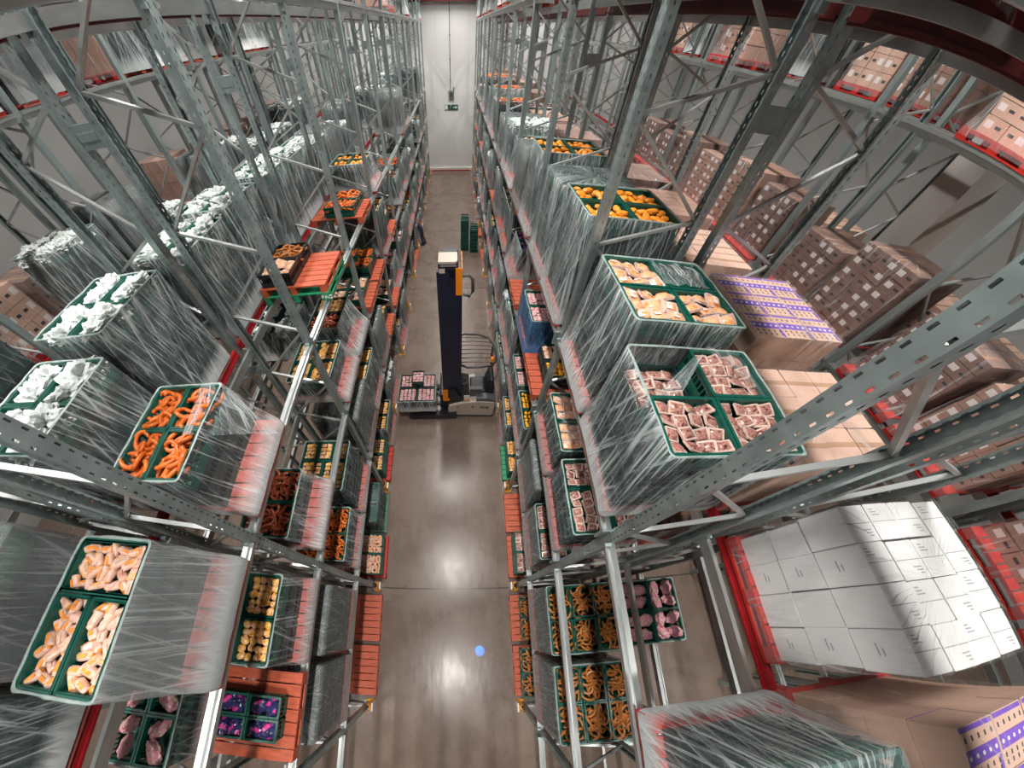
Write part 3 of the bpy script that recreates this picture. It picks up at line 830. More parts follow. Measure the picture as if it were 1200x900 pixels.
def load(row, lev, k, far, kind='crates', h=1.0, goods=None, film='film', pal='pinkpal', inset=(.22, .05), cmat='crate', pat='2x2', closed=False,
         desc=None, near=None, y=None, cartons=(3, 3), style='brown', ch=.2, skip=(), fillz=None, base=0.0, prot=0.06, second=None, seen=True, ypad=.03, miss=None):
    if (row, lev, k, far) in USED: return
    USED.add((row, lev, k, far))
    d = ROWS[row]; s = d['s']; near = (k <= 1) if near is None else near
    y0, y1 = y or slot_y(k, far)
    z0 = d['z'][lev] + .002 + (base if lev else base)
    # pallet front edge stands just proud of the beam
    xf = d['f'] + s * prot; xr = d['r'] - s * .06
    px0, px1 = min(xf, xr), max(xf, xr)
    if row in ('L2', 'R2', 'L4', 'R4') : 
        xm = d['r'] - s * .02; xf2 = d['f'] + s * .06; px0, px1 = min(xf2, xm), max(xf2, xm)
    cx, cy = (px0 + px1) / 2, (y0 + y1) / 2; lx, ly = px1 - px0, y1 - y0
    wh = where(row, lev, k, far)
    desc = desc or {'crates': 'film wrapped green crates', 'cartons': '%s cartons' % {'brown': 'brown', 'light': 'pale brown', 'dark': 'dark wrapped', 'white': 'white', 'purple': 'purple printed'}[style]}[kind]
    t = thing('wrapped_pallet_load' if film else 'pallet_load', '%s, %s' % (desc, wh), 'pallet load', (cx, cy, z0), 'pallet loads')
    obj('pallet', pallet_key(lx, ly, pal), t)
    base_z = PH
    if second:
        obj('pallet', pallet_key(lx - .02, ly - .02, second), t, (0, 0, PH)); base_z = 2 * PH
    fi, ri = inset
    # load footprint, local
    if s > 0: ax0, ax1 = -lx / 2 + ri, lx / 2 - fi
    else: ax0, ax1 = -lx / 2 + fi, lx / 2 - ri
    if row in ('L2', 'R2', 'L4', 'R4'): ax0, ax1 = -lx / 2 + .04, lx / 2 - .04
    area = (ax0, ax1, -ly / 2 + ypad, ly / 2 - ypad)
    top = h
    if kind == 'crates':
        n = max(1, round((h - base_z) / ch)); hh = (h - base_z) / n
        lay = crate_layout(area, pat)
        for L in range(n):
            istop = L == n - 1
            if not near and not istop: continue
            for ci, (a0, a1, b0, b1) in enumerate(lay):
                if istop and ci in skip: continue
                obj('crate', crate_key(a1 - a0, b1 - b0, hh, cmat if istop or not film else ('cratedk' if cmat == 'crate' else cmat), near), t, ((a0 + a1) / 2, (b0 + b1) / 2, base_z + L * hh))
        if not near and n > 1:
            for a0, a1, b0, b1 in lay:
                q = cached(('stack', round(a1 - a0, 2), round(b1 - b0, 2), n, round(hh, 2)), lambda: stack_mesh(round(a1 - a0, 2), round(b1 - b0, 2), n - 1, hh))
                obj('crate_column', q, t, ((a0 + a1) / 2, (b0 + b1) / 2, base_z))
        if goods and not closed:
            gl = goods if isinstance(goods, (list, tuple)) else [goods]
            for ci, (a0, a1, b0, b1) in enumerate(lay):
                if miss and ci in miss: continue
                zz = z0 + h - (hh if ci in skip else 0)
                cw = wh.replace(' slot', '') 
                fill_crate(gl[ci % len(gl)], cx + (a0 + a1) / 2, cy + (b0 + b1) / 2, zz, a1 - a0, b1 - b0, 'in crate, ' + wh, near and seen)
    else:
        nx, ny = cartons; n = max(1, round((h - base_z) / ch)); hh = (h - base_z) / n
        bx, by = (area[1] - area[0]) / nx, (area[3] - area[2]) / ny
        for L in range(n):
            for i in range(nx):
                for j in range(ny):
                    if 0 < i < nx - 1 and 0 < j < ny - 1 and L < n - 1: continue
                    if not near and L < n - 1 and not (i in (0, nx - 1) and j in (0, ny - 1)) and False: continue
                    jw = .011 if style == 'white' else .006; jx, jy = R_.uniform(-jw, jw), R_.uniform(-jw, jw)
                    obj('carton', carton_key(bx, by, hh, style), t, (area[0] + bx * (i + .5) + jx, area[2] + by * (j + .5) + jy, base_z + L * hh), (0, 0, R_.uniform(-.012, .012) + (PI if (i + j) % 2 and style != 'purple' else 0)))
    if film:
        o = .012
        obj('stretch_film', film_mesh((-lx / 2 - o, lx / 2 + o, -ly / 2 - o, ly / 2 + o), (area[0] - o, area[1] + o, area[2] - o, area[3] + o), top + .008, film, hash((row, lev, k, far)) % 97 if False else (k * 7 + lev * 3 + far + len(row)), closed or kind == 'cartons', kind == 'crates', fine=near and k <= 1), t)
    return t
def stack_mesh(lx, ly, n, hh):
    q = MB(); x, y = lx / 2 - .008, ly / 2 - .008
    for i in range(n):
        q.box(-x + .012, x - .012, -y + .012, y - .012, i * hh, (i + 1) * hh - .02); q.box(-x, x, -y, y, (i + 1) * hh - .022, (i + 1) * hh - .002)
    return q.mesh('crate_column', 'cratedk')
# ------------------------------------------------------------------ the loads one can make out in the photograph
# left row, third shelf
load('L1', 3, 0, False, h=.84, goods='ring', film='filmth', inset=(.30, .06), pat='2x2', desc='torn film over orange ring sausages')
load('L1', 3, -1, True, h=.86, goods='roll', film='filmgy', inset=(.30, .14), pat='pin', desc='grey film around pale rolls')
load('L1', 3, 1, True, h=.52, goods=('slab', 'ringbr'), film=None, pal='greenpal', second='orange', inset=(.52, .04), cmat='crateblk', pat='1x2', near=True, desc='orange on green pallet, two crates', y=(4.38, 5.48))
load('L1', 3, 2, True, h=.37, goods='ring', film=None, pal='orange', inset=(.14, .3), pat='1x2', near=True, desc='orange pallet with sausage crates', y=(7.3, 8.4))
load('L1', 3, 3, False, h=.7, goods='orangefr', pal='redpal', near=False, desc='red pallet of wrapped crates')
# left row, second shelf
load('L1', 2, -1, True, h=.80, goods='amber', film='filmth', inset=(.16, .06), desc='filmed crates of amber packs')
load('L1', 2, -1, False, h=.36, goods='bagblue', film=None, pal='orange', inset=(.14, .12), ypad=.25, y=(-1.87, -.86), desc='orange pallet of dark blue bags')
load('L1', 2, 0, False, h=.62, goods='ringdk', film='filmth', inset=(.30, .06), pat='1x2', desc='half pallet of dark ring sausages')
load('L1', 2, 1, False, h=.62, goods='amber', film='filmth', inset=(.24, .06), desc='low wrapped crates of amber packs', near=True)
load('L1', 2, 1, True, h=.80, goods=('ringdk', 'amber'), film='film', inset=(.30, .2), cmat='cratedk', pat='1x2', desc='narrow dark stack on filmed ledge')
load('L1', 1, -1, False, h=1.35, film='filmgy', inset=(.05, .05), closed=True, pal='pinkpal', desc='tall load all in grey film')
load('L1', 1, -1, True, h=1.40, film='filmgy', inset=(.05, .05), closed=True, pal='pinkpal', desc='tall load all in grey film')
load('L1', 1, 0, False, h=.75, goods='ring', film='film', inset=(.10, .05), pat='1x2', desc='wrapped crates of orange ring sausages')
load('L1', 1, 0, True, h=1.30, goods='box', film='filmth', inset=(.12, .05), pat='5', desc='wrapped crates of yellow labelled packs')
load('L1', 1, 1, False, h=1.35, film='filmgy', inset=(.05, .05), closed=True, desc='tall load all in grey film')
load('L1', 1, 1, True, h=1.2, goods='amber', film='film', inset=(.08, .05), desc='tall wrapped crates of amber packs')
load('L1', 0, -1, False, h=.145, film=None, pal='orange', kind='crates', prot=.16, skip=(0, 1, 2, 3), desc='bare orange pallet', goods=None)
load('L1', 0, -1, True, h=.145, film=None, pal='orange', kind='crates', prot=.16, skip=(0, 1, 2, 3), desc='bare orange pallet', goods=None)
load('L1', 0, 0, False, h=.55, goods='roll', film=None, pal='redpal', prot=.22, inset=(.04, .05), desc='low crates of peach packs')
load('L1', 0, 0, True, h=1.1, film='filmth', pal='greenpal', prot=.14, inset=(.04, .05), closed=True, desc='filmed green crates on green pallet')
load('L1', 0, 1, False, h=.75, goods='box', film=None, pal='redpal', prot=.14, inset=(.1, .05), desc='green crates of yellow labelled packs')
# second left row: white bags on tall wrapped crates
load('L2', 3, 0, False, h=1.30, goods='bag', film='film', desc='tall crates with white bags')
load('L2', 3, 0, True, h=1.45, goods='bag', film='film', desc='tall crates with white bags')
load('L2', 3, -1, True, h=1.15, film='filmgy', closed=True, desc='cloudy grey filmed load')
load('L2', 3, -1, False, h=1.15, film='film', closed=True, desc='green load closed with film')
load('L2', 3, 1, False, h=1.35, goods='bag', film='film', desc='tall crates with white bags', near=True)
load('L2', 3, 1, True, h=1.40, goods='bag', film='film', desc='tall crates with white bags', near=True)
load('L2', 3, 2, False, h=1.35, goods='bag', film='film', desc='tall crates with white bags')
load('L2', 3, 2, True, h=1.3, film='film', goods='bag', desc='tall crates with white bags')
load('L2', 2, -1, False, h=.6, goods='meatlump', film='filmth', desc='crates of pink meat bags', near=True)
load('L1', 4, 5, True, kind='cartons', style='light', film='filmbr', h=.9, near=False)
# right row, third shelf
load('R1', 3, 0, False, h=1.22, skip=(1,), goods='meat', film='film', inset=(.03, .03), pat='2x2', desc='torn film over sliced meat packs')
load('R1', 3, 0, True, h=1.36, goods='slab', film='film', inset=(.12, .02), pat='2x2', desc='dark crates of orange peach packs', miss=(3,))
load('R1', 3, -1, False, h=1.0, film='film', pal='redpal', closed=True, prot=.02, inset=(.1, .1), ypad=.1, desc='green film closed load, red pallet')
load('R1', 3, 1, False, h=1.55, goods='orangefr', film='film', inset=(.08, .03), desc='very tall crates with orange packs', near=True)
load('R1', 3, 1, True, h=1.45, film='film', closed=True, goods=None, inset=(.08, .03), desc='tall dark wrapped crates', near=True)
load('R1', 3, 2, False, h=1.5, film='film', goods='orangefr', inset=(.1, .03), desc='tall dark wrapped crates')
load('R1', 3, 3, True, h=1.2, film='film', goods='bag', inset=(.1, .03), desc='wrapped crates')
# right row, second shelf
load('R1', 2, 0, False, h=.86, goods='meat', film='filmth', inset=(.05, .05), pat='pin', desc='clear film over meat packs')
load('R1', 2, 0, True, h=.80, goods='slab', film='filmth', inset=(.10, .05), pat='1x2', desc='torn film over peach packs')
load('R1', 2, 1, False, h=.52, goods=('yelball', 'slab'), film=None, pal='orange', inset=(.22, .1), cmat='cratedk', ypad=.12, desc='orange pallet of round yellow cheeses', near=True)
load('R1', 2, 1, True, h=.85, goods='pink', film='filmblue', inset=(.06, .05), pal='pinkpal', desc='blue film around pink packs', near=True)
load('R1', 2, 2, False, h=.145, film=None, pal='orange', skip=(0, 1, 2, 3), desc='bare orange pallet', goods=None)
load('R1', 2, 2, True, h=.9, goods='bagblue', film='film', desc='wrapped crates of dark blue bags')
load('R1', 1, -1, True, h=1.26, goods='ringbr', film='filmgy', inset=(.05, .03), pat='3x2', desc='grey filmed brown ring sausages')
load('R1', 1, -1, False, h=1.3, goods='ringbr', film='filmgy', inset=(.05, .03), pat='3x2', desc='grey filmed brown ring sausages')
load('R1', 1, 0, False, h=.95, goods='meat', film='filmgy', inset=(.08, .05), desc='meat packs behind grey film', near=True)
load('R1', 1, 0, True, h=1.3, film='filmgy', closed=True, inset=(.05, .05), desc='tall load in grey film')
load('R1', 1, 1, False, h=.9, goods='yelball', film='film', inset=(.06, .05), desc='wrapped crates of yellow cheeses')
load('R1', 1, 1, True, h=.9, goods='pink', film='film', inset=(.06, .05), desc='wrapped crates of small pink packs')
load('R1', 0, -1, True, h=.33, goods='ringbr', film=None, pal='orange', prot=.16, inset=(.2, .05), desc='orange pallet, one sausage layer', pat='1x2')
load('R1', 0, -1, False, h=.5, goods='ringbr', film=None, pal='orange', prot=.14, inset=(.12, .05), desc='green sausage crates, orange pallet')
load('R1', 0, 0, False, h=.75, goods='meat', film=None, pal='orange', prot=.14, inset=(.1, .05), desc='stacked green crates of meat packs')
load('R1', 0, 0, True, h=.145, film=None, pal='orange', prot=.14, skip=(0, 1, 2, 3), desc='bare orange pallet', goods=None)
load('R1', 0, 1, False, h=.6, film=None, pal='greenpal', prot=.14, goods='amber', inset=(.1, .05), desc='green pallet of amber packs')
# second right row: cartons
load('R2', 3, -1, True, kind='cartons', style='white', h=1.14, pal='redpal', film='filmbr', cartons=(4, 4), ch=.33, y=(-.66, .50), desc='tall stack of white cartons')
load('R2', 3, -1, False, kind='cartons', style='purple', h=1.18, pal='redpal', film='filmbr', cartons=(3, 3), ch=.26, desc='brown cartons with purple tops')
load('R2', 3, 0, False, kind='cartons', style='light', h=1.10, pal='redpal', film='filmbr', cartons=(3, 3), ch=.24, desc='pale cartons in bulging wrap')
load('R2', 3, 0, True, kind='cartons', style='purple', h=1.36, pal='redpal', film='filmbr', cartons=(3, 3), ch=.3, desc='cartons with purple banded tops')
load('R2', 3, 1, False, kind='cartons', style='light', h=1.2, pal='redpal', film='filmbr', cartons=(3, 3), ch=.26, near=True)
load('R2', 3, 1, True, kind='cartons', style='brown', h=1.3, pal='redpal', film='filmbr', cartons=(3, 3), ch=.3)
load('R2', 1, -1, True, h=1.0, goods='meatlump', film='filmth', desc='filmed crates of pink meat', near=True)
for k in (0, 1, 2):
    for far in (False, True): load('R1', 4, k, far, kind='cartons', style='dark', h=.7, pal='dkred', film='filmbr', cartons=(3, 2), ch=.3, near=False)
for k in (0, 1, 2):
    for far in (False, True): load('R2', 4, k, far, kind='cartons', style='dark', h=.9, pal='dkred', film='filmbr', cartons=(3, 2), ch=.4)
for k in range(-1, 5):
    for far in (False, True):
        load('R3', 3, k, far, kind='cartons', style='dark' if (k + far) % 3 else 'brown', h=1.15 + .1 * ((k * 3 + far) % 4), pal='redpal', film='filmbr', cartons=(3, 3), ch=.2)
        if (k == 0) or (k == 1 and not far) or (k == 3 and far): load('R3', 4, k, far, kind='cartons', style='light' if (k + far) % 2 else 'brown', h=.85, pal='redpal', film='filmbr', cartons=(3, 3), ch=.24)
        if k >= 0 and not (k == 1 and far): load('R4', 3, k, far, kind='cartons', style='white' if (k + far) % 3 == 0 else 'light', h=1.0, pal='redpal', film=None, cartons=(3, 3), ch=.3)
# everything further along the rows
def auto(row, lev, k, far, p):
    if R_.random() > p: return
    c = R_.random()
    y = slot_y(k, far)
    pal = R_.choice(['pinkpal', 'redpal', 'orange', 'pinkpal'])
    if row in ('R2', 'R3', 'R4', 'L4') and c < .75:
        st = R_.choice(['brown', 'dark', 'light']); load(row, lev, k, far, kind='cartons', style=st, h=R_.uniform(.8, 1.3), pal='redpal', film='filmbr', cartons=(3, 3), ch=.3, near=False)
    elif c < .22: load(row, lev, k, far, h=R_.uniform(1.0, 1.45), film='filmgy', closed=True, pal=pal, inset=(.05, .05), near=False, desc='tall load in grey film')
    elif c < .34 and lev < 3: load(row, lev, k, far, h=R_.choice([.34, .54]), film=None, goods=R_.choice(['ring', 'amber', 'pink', 'slab']), pal='orange', inset=(.2, .05), near=False, prot=.12 if lev == 0 else .06, desc='orange pallet with low crates')
    else:
        g = R_.choice(['amber', 'ring', 'pink', 'slab', 'meat', 'box', 'bag']) if row not in ('L2', 'L3', 'L4') else 'bag'
        load(row, lev, k, far, h=R_.uniform(.7, 1.4), film=R_.choice(['film', 'film', 'filmth']), goods=g, pal=pal, inset=(R_.uniform(.05, .2), .05), near=False, prot=.12 if lev == 0 else .06, cmat=R_.choice(['crate', 'cratedk']))
for k in range(0, 11):
    for far in (False, True):
        for lev, p in ((0, .7), (1, .85), (2, .8), (3, 0 if k < 4 else .4), (4, 0 if k < 3 else .2)):
            if k == 0 and lev > 0: continue
            auto('L1', lev, k, far, p if not (k == 1 and lev == 3) else 0)
        for lev, p in ((0, .7), (1, .9), (2, .85), (3, .75), (4, 0 if k < 4 else .35)): auto('R1', lev, k, far, p)
        auto('L2', 3, k, far, .8); auto('R2', 3, k, far, .8)
        if k < 6:
            for lev in (1, 2): auto('L2', lev, k, far, .35); auto('R2', lev, k, far, .35)
        if k < 7:
            auto('L3', 3, k, far, .75); auto('L3', 2, k, far, .5); auto('L3', 4, k, far, .6); auto('L4', 3, k, far, .7); auto('L4', 4, k, far, .5); auto('R4', 4, k, far, .6); auto('R3', 2, k, far, .6)

# loose film: a torn flap over the meat crates and the pulled-back sheet over the sausage crates
tp = [o for o in COL.objects if o.name.startswith('wrapped_pallet_load')]
def at(row, lev, k, far):
    wh = where(row, lev, k, far)
    return [o for o in tp if o['label'].endswith(wh)][0]
t = at('R1', 3, 0, False); lz = 1.22
obj('loose_film', flap_mesh([(-.62, -.05, lz - .1), (-.30, .02, lz + .02), (-.06, .30, lz + .16), (-.02, .40, lz + .02)], 'film', 3), t)
obj('loose_film', flap_mesh([(.10, .52, lz + .05), (.50, .50, lz + .02), (.58, -.05, lz - .02), (.44, .30, lz - .02)], 'filmth', 5), t)
t = at('R1', 3, 0, True)
obj('loose_film', flap_mesh([(.02, .06, 1.37), (.54, .06, 1.37), (.54, .50, 1.36), (.02, .52, 1.36)], 'film', 21), t)
t = at('L1', 3, 0, False)
obj('loose_film', flap_mesh([(.10, .50, .90), (.30, .52, .80), (.60, .35, .16), (.14, -.10, .88)], 'film', 8), t)
obj('loose_film', flap_mesh([(-.50, -.50, .84), (.26, -.52, .86), (.56, -.54, .2), (-.3, -.555, .3)], 'filmth', 9), t)
t = at('R1', 2, 0, True)
obj('loose_film', flap_mesh([(-.5, -.4, .84), (-.42, .5, .84), (.05, .1, .83), (-.1, -.5, .83)], 'filmth', 11), t)

# ------------------------------------------------------------------ crates standing in the aisle
for sx, sy, n, nm in ((.50, 17.35, 9, 'taller'), (.98, 17.15, 7, 'shorter')):
    for i in range(n):
        o = obj('crate', crate_key(.44, .6, .2, 'crate', True), None, (sx, sy, .2 * i + .001))
        tag(o, 'green crate, %s from the floor, %s stack in the middle aisle' % (ORD[i + 1], nm), 'crate', 'crates stacked in the aisle')

def text_mesh(txt, size, ext, m):
    fc = bpy.data.curves.new('lettering', 'FONT'); fc.body = txt; fc.size = size; fc.extrude = ext
    to = bpy.data.objects.new('lettering', fc); COL.objects.link(to)
    bpy.context.view_layer.update()
    me = bpy.data.meshes.new_from_object(to.evaluated_get(bpy.context.evaluated_depsgraph_get()))
    bpy.data.objects.remove(to); me.materials.clear(); me.materials.append(M[m]); return me
# ------------------------------------------------------------------ reach truck
T = thing('reach_truck', 'reach truck with tall navy mast and cream body across the aisle', 'forklift', (.3, 6.45, 0))
def tp_(name, q, m, loc=(0, 0, 0), parent=None, label=None): return obj(name, q.mesh(name, m), parent or T, loc, (0, 0, 0), label)
# mast (local x -0.73 .. -0.16)
for sy in (-.36, .36):
    q = MB(); out = [(-.70, -.05), (-.42, -.05), (-.42, -.03), (-.66, -.03), (-.66, .03), (-.42, .03), (-.42, .05), (-.70, .05)]
    q.prism([(x, y) for x, y in out], 'z', .1, 5.1); tp_('mast_rail', q, 'navy', (0, sy, 0))
    q = MB(); out = [(-.60, -.035), (-.24, -.035), (-.24, -.02), (-.55, -.02), (-.55, .02), (-.24, .02), (-.24, .035), (-.60, .035)]
    q.prism(out, 'z', .25, 5.2); tp_('inner_mast_rail', q, 'navy', (0, sy * .82, 0))
q = MB(); q.box(-.70, -.18, -.42, -.40, .3, 4.95); tp_('mast_side_panel', q, 'navy')
q = MB(); q.box(-.24, -.16, -.40, .40, .35, 4.6); q.box(-.3, -.24, -.3, .3, .35, 4.6); tp_('mast_hose_cover', q, 'black')
for z in (5.12, 3.2, 1.6, .5):
    q = MB(); q.box(-.62, -.28, -.40, .40, z, z + .1); tp_('mast_crosshead', q, 'black')
for y in (-.14, .14):
    q = MB(); q.tube([(-.40, y, .3), (-.40, y, 4.9)], .04, 10); tp_('lift_cylinder', q, 'black')
    q = MB(); q.tube([(-.50, y * .6, .4), (-.50, y * .6, 5.1)], .014, 6); tp_('lift_chain', q, 'steel')
q = MB(); q.prism([(-.66, -.30), (-.30, -.30), (-.26, -.24), (-.26, .12), (-.66, .12)], 'z', 5.22, 5.27); q.box(-.64, -.52, -.425, -.42, 5.08, 5.18); tp_('mast_head_plate', q, 'cream')
q = MB(); q.box(-.30, -.16, -.44, -.425, 4.55, 5.2); q.box(-.175, -.16, -.42, .3, 4.55, 5.2); tp_('head_panel', q, 'torange')
q = MB(); q.tube([(-.16 , -.40, 5.0), (-.02, -.40, 5.02), (.06, -.40, 4.92), (.07, -.40, 4.62), (0, -.40, 4.5), (-.14, -.40, 4.55)], .035, 8); tp_('cable_loop', q, 'conduit')
q = MB(); q.box(-.72, -.56, -.44, -.425, .75, 1.25); q.box(-.72, -.44, -.445, -.42, .72, .80); tp_('mast_foot_panel', q, 'torange')
# carriage, forks, legs
q = MB(); q.box(-.82, -.70, -.38, .38, .30, .42); q.box(-.82, -.70, -.38, .38, .85, .95)
for y in (-.36, -.18, 0, .18, .36): q.box(-.80, -.77, y - .015, y + .015, .3, 1.15)
tp_('fork_carriage', q, 'black')
for y in (-.22, .22):
    q = MB(); q.prism([(-.74, .62), (-.74, .30), (-1.95, .33), (-1.95, .345), (-.80, .36), (-.80, .62)], 'y', y - .06, y + .06); tp_('fork', q, 'black')
for y in (-.56, .56):
    q = MB(); q.prism([(-.62, .05), (-.3, .05), (-.3, .34), (-1.0, .24), (-1.75, .2), (-1.85, .12), (-1.75, .06)], 'y', y - .09, y + .09); lg = tp_('straddle_leg', q, 'black')
    q = MB(); q.tube([(-1.62, y - .05, .10), (-1.62, y + .05, .10)], .10, 16); obj('wheel', q.mesh('wheel', 'rubber'), lg)
# body
outl = [(-.55, .14), (.80, .10), (.86, .16), (.88, .62)]
for i in range(9):
    u = i / 8; outl.append((.86 - 1.38 * u, .82 + .06 * math.sin(u * 3.0) - .20 * u * u))
outl += [(-.57, .45)]
q = MB(); q.prism(outl, 'y', -.58, .60); bd = tp_('body', q, 'cream')
md = bd.modifiers.new('bevel', 'BEVEL'); md.width = .035; md.segments = 3; md.limit_method = 'ANGLE'
for x in (-.28, .2):
    q = MB(); q.tube([(x, -.585, .58), (x, -.575, .58)], .035, 12); obj('body_plug', q.mesh('body_plug', 'black'), bd)
q = MB(); q.box(-.50, .86, -.55, .57, .02, .16); tp_('skirt', q, 'black')
fo = obj('body_lettering', text_mesh('PDE', .16, .003, 'ink'), bd, (.42, -.586, .50), (PI / 2, 0, 0))
for x in (.45, .1):
    q = MB(); q.tube([(x, -.34, .15), (x, -.22, .15)], .15, 18); tp_('drive_wheel', q, 'rubber')
q = MB(); q.prism([(-.52, .60), (-.52, 1.28), (-.35, 1.32), (-.18, .98), (.10, .90), (.10, .70)], 'y', -.50, .52); tp_('console', q, 'black')
q = MB(); q.prism([(.12, .78), (.12, 1.0), (.50, 1.02), (.56, 1.0), (.70, 1.55), (.82, 1.52), (.84, .78)], 'y', -.32, .34)
st = tp_('seat', q, 'black'); md = st.modifiers.new('bevel', 'BEVEL'); md.width = .05; md.segments = 3
q = MB(); q.box(.1, .48, -.36, -.30, .8, 1.18); q.box(.1, .45, -.40, -.28, 1.18, 1.23); tp_('armrest', q, 'conduit')
q = MB(); q.prism([(.30, .82), (.86, .80), (.90, .90), (.60, .98), (.30, .95)], 'y', -.56, .56); tp_('battery_cover', q, 'conduit')
q = MB(); q.box(-.08, .10, -.53, -.51, .84, 1.08); lb = tp_('document_pocket', q, 'lab'); q = MB(); q.box(-.08, .1, -.534, -.53, .84, .89); obj('pocket_stripe', q.mesh('pocket_stripe', 'yellow'), lb)
q = MB(); q.tube([(-.2, 0, 1.0), (-.12, 0, 1.18)], .03, 8); q.tube([(-.12 + .15 * math.cos(a * PI / 8), .15 * math.sin(a * PI / 8), 1.2 - .04 * math.cos(a * PI / 8)) for a in range(17)], .015, 6); tp_('steering_wheel', q, 'conduit')
# overhead guard: bowed frame, bars and posts
def gx(y): return .84 - .22 * ((y - .2) / .75) ** 2
q = MB()
loop = [(-.22, -.18, 2.08), (-.20, .95, 2.16), (-.05, 1.02, 2.18), (.40, .98, 2.19)] + [(gx(y), y, 2.17) for y in (.85, .6, .3, 0, -.15)] + [(.72, -.24, 2.12), (.40, -.30, 2.10), (0, -.30, 2.08), (-.22, -.18, 2.08)]
q.tube(loop, .032, 8); gd = tp_('overhead_guard', q, 'black')
for i in range(7):
    y = -.12 + i * .165
    q = MB(); q.tube([(-.21, y, 2.10 + .01 * i), (.2, y - .01, 2.14 + .008 * i), (gx(y) - .02, y - .05, 2.17)], .014, 6); obj('guard_bar', q.mesh('guard_bar', 'conduit'), gd)
for x, y, x2, y2 in ((-.34, -.30, -.22, -.14), (-.34, .44, -.2, .90), (.80, .42, .78, .6)):
    q = MB(); q.tube([(x, y, .85), (x2, y2, 2.1)], .035, 8); tp_('guard_post', q, 'black')
q = MB(); q.tube([(.70, -.15, 2.18), (.70, -.15, 2.24)], .05, 10); q.tube([(.70, -.15, 2.24), (.70, -.15, 2.33)], .045, 10); tp_('beacon', q, 'torange')
# the load on the forks
P = thing('wrapped_pallet_load', 'wrapped crates of pink packs carried on the forks of the truck', 'pallet load', (-1.23, 6.42, .36))
obj('pallet', pallet_key(1.16, 1.12, 'pinkpal'), P)
hh = .21
cl = [(-.29, -.28), (.29, -.28), (-.29, .28), (.29, .28)]
for L in range(2):
    for cx, cy in cl: obj('crate', crate_key(.56, .54, hh, 'cratedk', True), P, (cx, cy, PH + L * hh))
obj('crate', crate_key(.40, .50, .2, 'cratedk', True), P, (.02, .28, PH + 2 * hh))
obj('stretch_film', film_mesh((-.6, .6, -.58, .58), (-.585, .585, -.565, .565), PH + 2 * hh - .02, 'film', 31, fine=True), P)
for (cx, cy), nm in zip(cl, ('front inner', 'front outer', 'rear inner', 'rear outer')):
    if cy > 0 and False: continue
    fill_crate('pink', -1.23 + cx, 6.42 + cy, .36 + PH + 2 * hh, .56, .54, 'in the %s crate on the forks of the truck' % nm, True)
fill_crate('pink', -1.21, 6.70, .36 + PH + 2 * hh + .2, .40, .50, 'in the topmost crate on the forks of the truck', True)

# truck's blue safety spot on the floor, thrown by an added ceiling lamp
t = thing('added_blue_spot', 'small blue spotlight added under the ceiling for the floor spot', 'spotlight', (.52, -.95, 11.7))
q = MB(); q.tube([(0, 0, 0), (0, 0, .2)], [.06, .05], 12); obj('housing', q.mesh('housing', 'black'), t)
q = MB(); q.tube([(0, 0, .2), (0, 0, .3)], .012, 6); obj('bracket', q.mesh('bracket', 'steel'), t)
ld = bpy.data.lights.new('blue_beam', 'SPOT'); ld.energy = 9500; ld.color = (0.0, .24, 1.0); ld.spot_size = math.radians(1.25); ld.spot_blend = .25; ld.shadow_soft_size = .01
lo = bpy.data.objects.new('blue_beam', ld); COL.objects.link(lo); lo.parent = t; lo.location = (0, 0, -.02)

# ------------------------------------------------------------------ the worker bending into the left row
def skinned(name, verts, edges, m, parent, loc):
    me = bpy.data.meshes.new(name); me.from_pydata([v[:3] for v in verts], edges, []); me.materials.append(M[m])
    o = obj(name, me, parent, loc)
    sk = o.modifiers.new('skin', 'SKIN'); sk.use_smooth_shade = True
    for i, v in enumerate(verts): me.skin_vertices[0].data[i].radius = (v[3], v[3])
    me.skin_vertices[0].data[0].use_root = True
    ss = o.modifiers.new('sub', 'SUBSURF'); ss.levels = ss.render_levels = 2
    return o
W = thing('person', 'person in dark blue work clothes stooping at the left row far down the aisle', 'person', (-1.86, 18.0, 0))
bv = [(0, 0, .88, .14), (-.12, 0, 1.02, .15), (-.28, 0, 1.16, .165), (-.38, 0, 1.22, .075), (-.47, 0, 1.27, .085), (-.53, 0, 1.30, .075),
      (0, -.09, .82, .10), (-.04, -.11, .48, .065), (.06, -.12, .09, .045), (-.08, -.12, .04, .04), (-.16, -.12, .03, .03),
      (0, .09, .82, .10), (.03, .11, .47, .065), (.14, .12, .09, .045), (0, .12, .04, .04), (-.08, .12, .03, .03),
      (-.30, -.19, 1.13, .065), (-.36, -.24, .88, .048), (-.56, -.22, .80, .035), (-.64, -.21, .79, .032),
      (-.30, .19, 1.13, .065), (-.38, .24, .90, .048), (-.58, .20, .86, .035), (-.66, .19, .85, .032)]
be = [(0, 1), (1, 2), (2, 3), (3, 4), (4, 5), (0, 6), (6, 7), (7, 8), (8, 9), (9, 10), (0, 11), (11, 12), (12, 13), (13, 14), (14, 15), (2, 16), (16, 17), (17, 18), (18, 19), (2, 20), (20, 21), (21, 22), (22, 23)]
for hy, hz, b0 in ((-.21, .79, 19), (.19, .85, 23)):
    for j, (dx, dy, dz) in enumerate(((-.075, -.024, 0), (-.085, -.008, -.01), (-.082, .009, -.012), (-.07, .024, -.012), (-.03, -.045, -.01))):
        n0 = len(bv); bx = bv[b0][0]
        bv += [(bx + dx * .55, hy + dy, hz + dz * .5, .010), (bx + dx, hy + dy * 1.1, hz + dz - .015, .008)]; be += [(b0, n0), (n0, n0 + 1)]
body = skinned('body', bv, be, 'navycloth', W, (0, 0, 0))
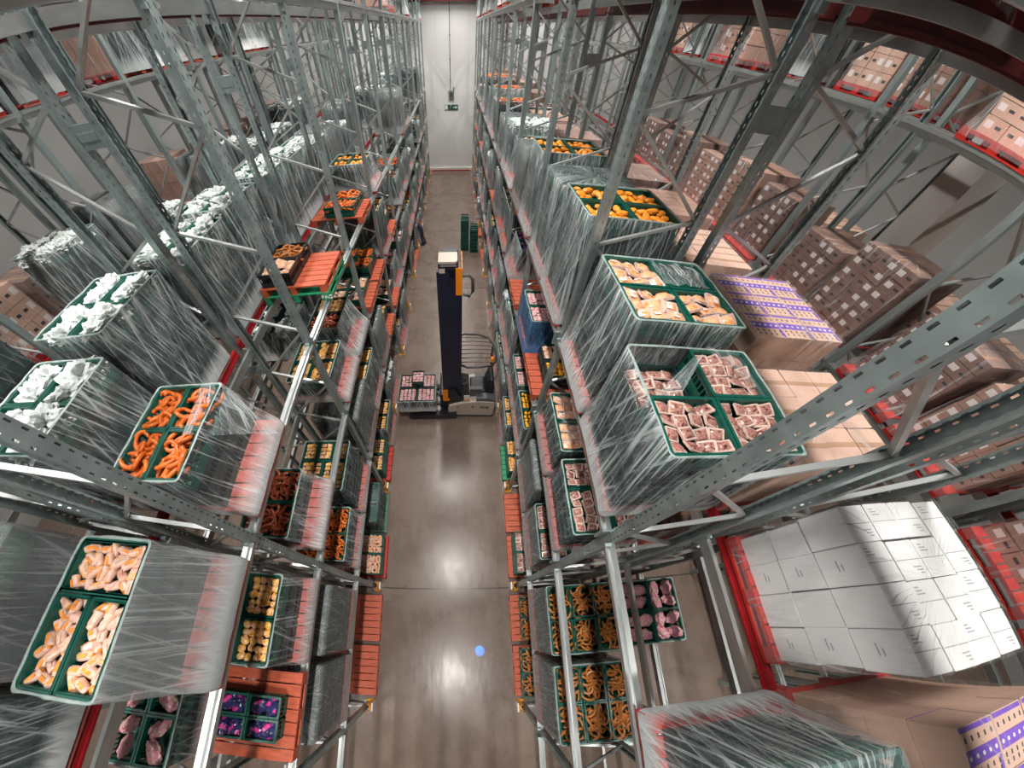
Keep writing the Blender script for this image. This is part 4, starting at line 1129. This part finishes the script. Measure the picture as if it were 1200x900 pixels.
q = blob_mesh('hood', 3, .105, 'bluecloth', (1.05, .95, .95), .05, 1, None, 3); obj('hood', q, W, (-.47, 0, 1.30), (0, -.3, 0))
q = blob_mesh('face', 4, .075, 'skin', (.7, .85, 1.05), .04, 1, None, 3); fa = obj('face', q, W, (-.545, 0, 1.275))
q = MB(); q.tube([(-.05, 0, 0), (-.078, 0, -.02)], [.012, .016], 6); obj('nose', q.mesh('nose', 'skin'), fa)
q = MB(); q.box(-.062, -.05, -.022, .022, -.046, -.038); obj('mouth', q.mesh('mouth', 'ringdk'), fa)
for s_ in (-.026, .026):
    q = MB(); q.tube([(-.05, s_, .014), (-.058, s_, .014)], .008, 6); obj('eye', q.mesh('eye', 'black'), fa)
for s_ in (-.12, .12):
    q = MB(); q.prism([(.1, 0), (-.17, 0), (-.17, .05), (-.05, .09), (.1, .1)], 'y', s_ - .05, s_ + .05); obj('shoe', q.mesh('shoe', 'black'), W, (.03 if s_ < 0 else .11, 0, 0))

# lettering on the green pallet edge
pt = [o for o in COL.objects if o.get('label') and 'orange on green pallet' in o['label']][0]
obj('pallet_lettering', text_mesh('PAG', .10, .002, 'signwhite'), pt, (.44, -.556, .035), (PI / 2, 0, 0), 'white lettering')
# goods too many or too small to lie one by one
for kind, lst in STUFF.items():
    fn, nm, cat, ph = GOODS[kind]
    V, Fc, MI, base = [], [], [], 0
    srcs = {}
    for i, x, y, z, rot, sc in lst:
        me = good_mesh(kind, i)
        mtx = Matrix.Translation((x, y, z)) @ Matrix.Rotation(rot[2], 4, 'Z') @ Matrix.Rotation(rot[1], 4, 'Y') @ Matrix.Rotation(rot[0], 4, 'X') @ Matrix.Scale(sc, 4)
        V += [tuple(mtx @ v.co) for v in me.vertices]
        for p_ in me.polygons: Fc.append(tuple(base + q for q in p_.vertices)); MI.append(p_.material_index)
        base = len(V)
    me2 = bpy.data.meshes.new(nm); me2.from_pydata(V, [], Fc); me2.polygons.foreach_set('material_index', MI)
    for m_ in good_mesh(kind, 0).materials: me2.materials.append(m_)
    o = obj(nm, me2); tag(o, 'heaps of %s in the crates further along the racks' % (ph.replace('pack', 'packs').replace('sausage', 'sausages').replace('bag ', 'bags ')), cat, None, 'stuff')

print('OBJECTS', len(COL.objects), NITEM)
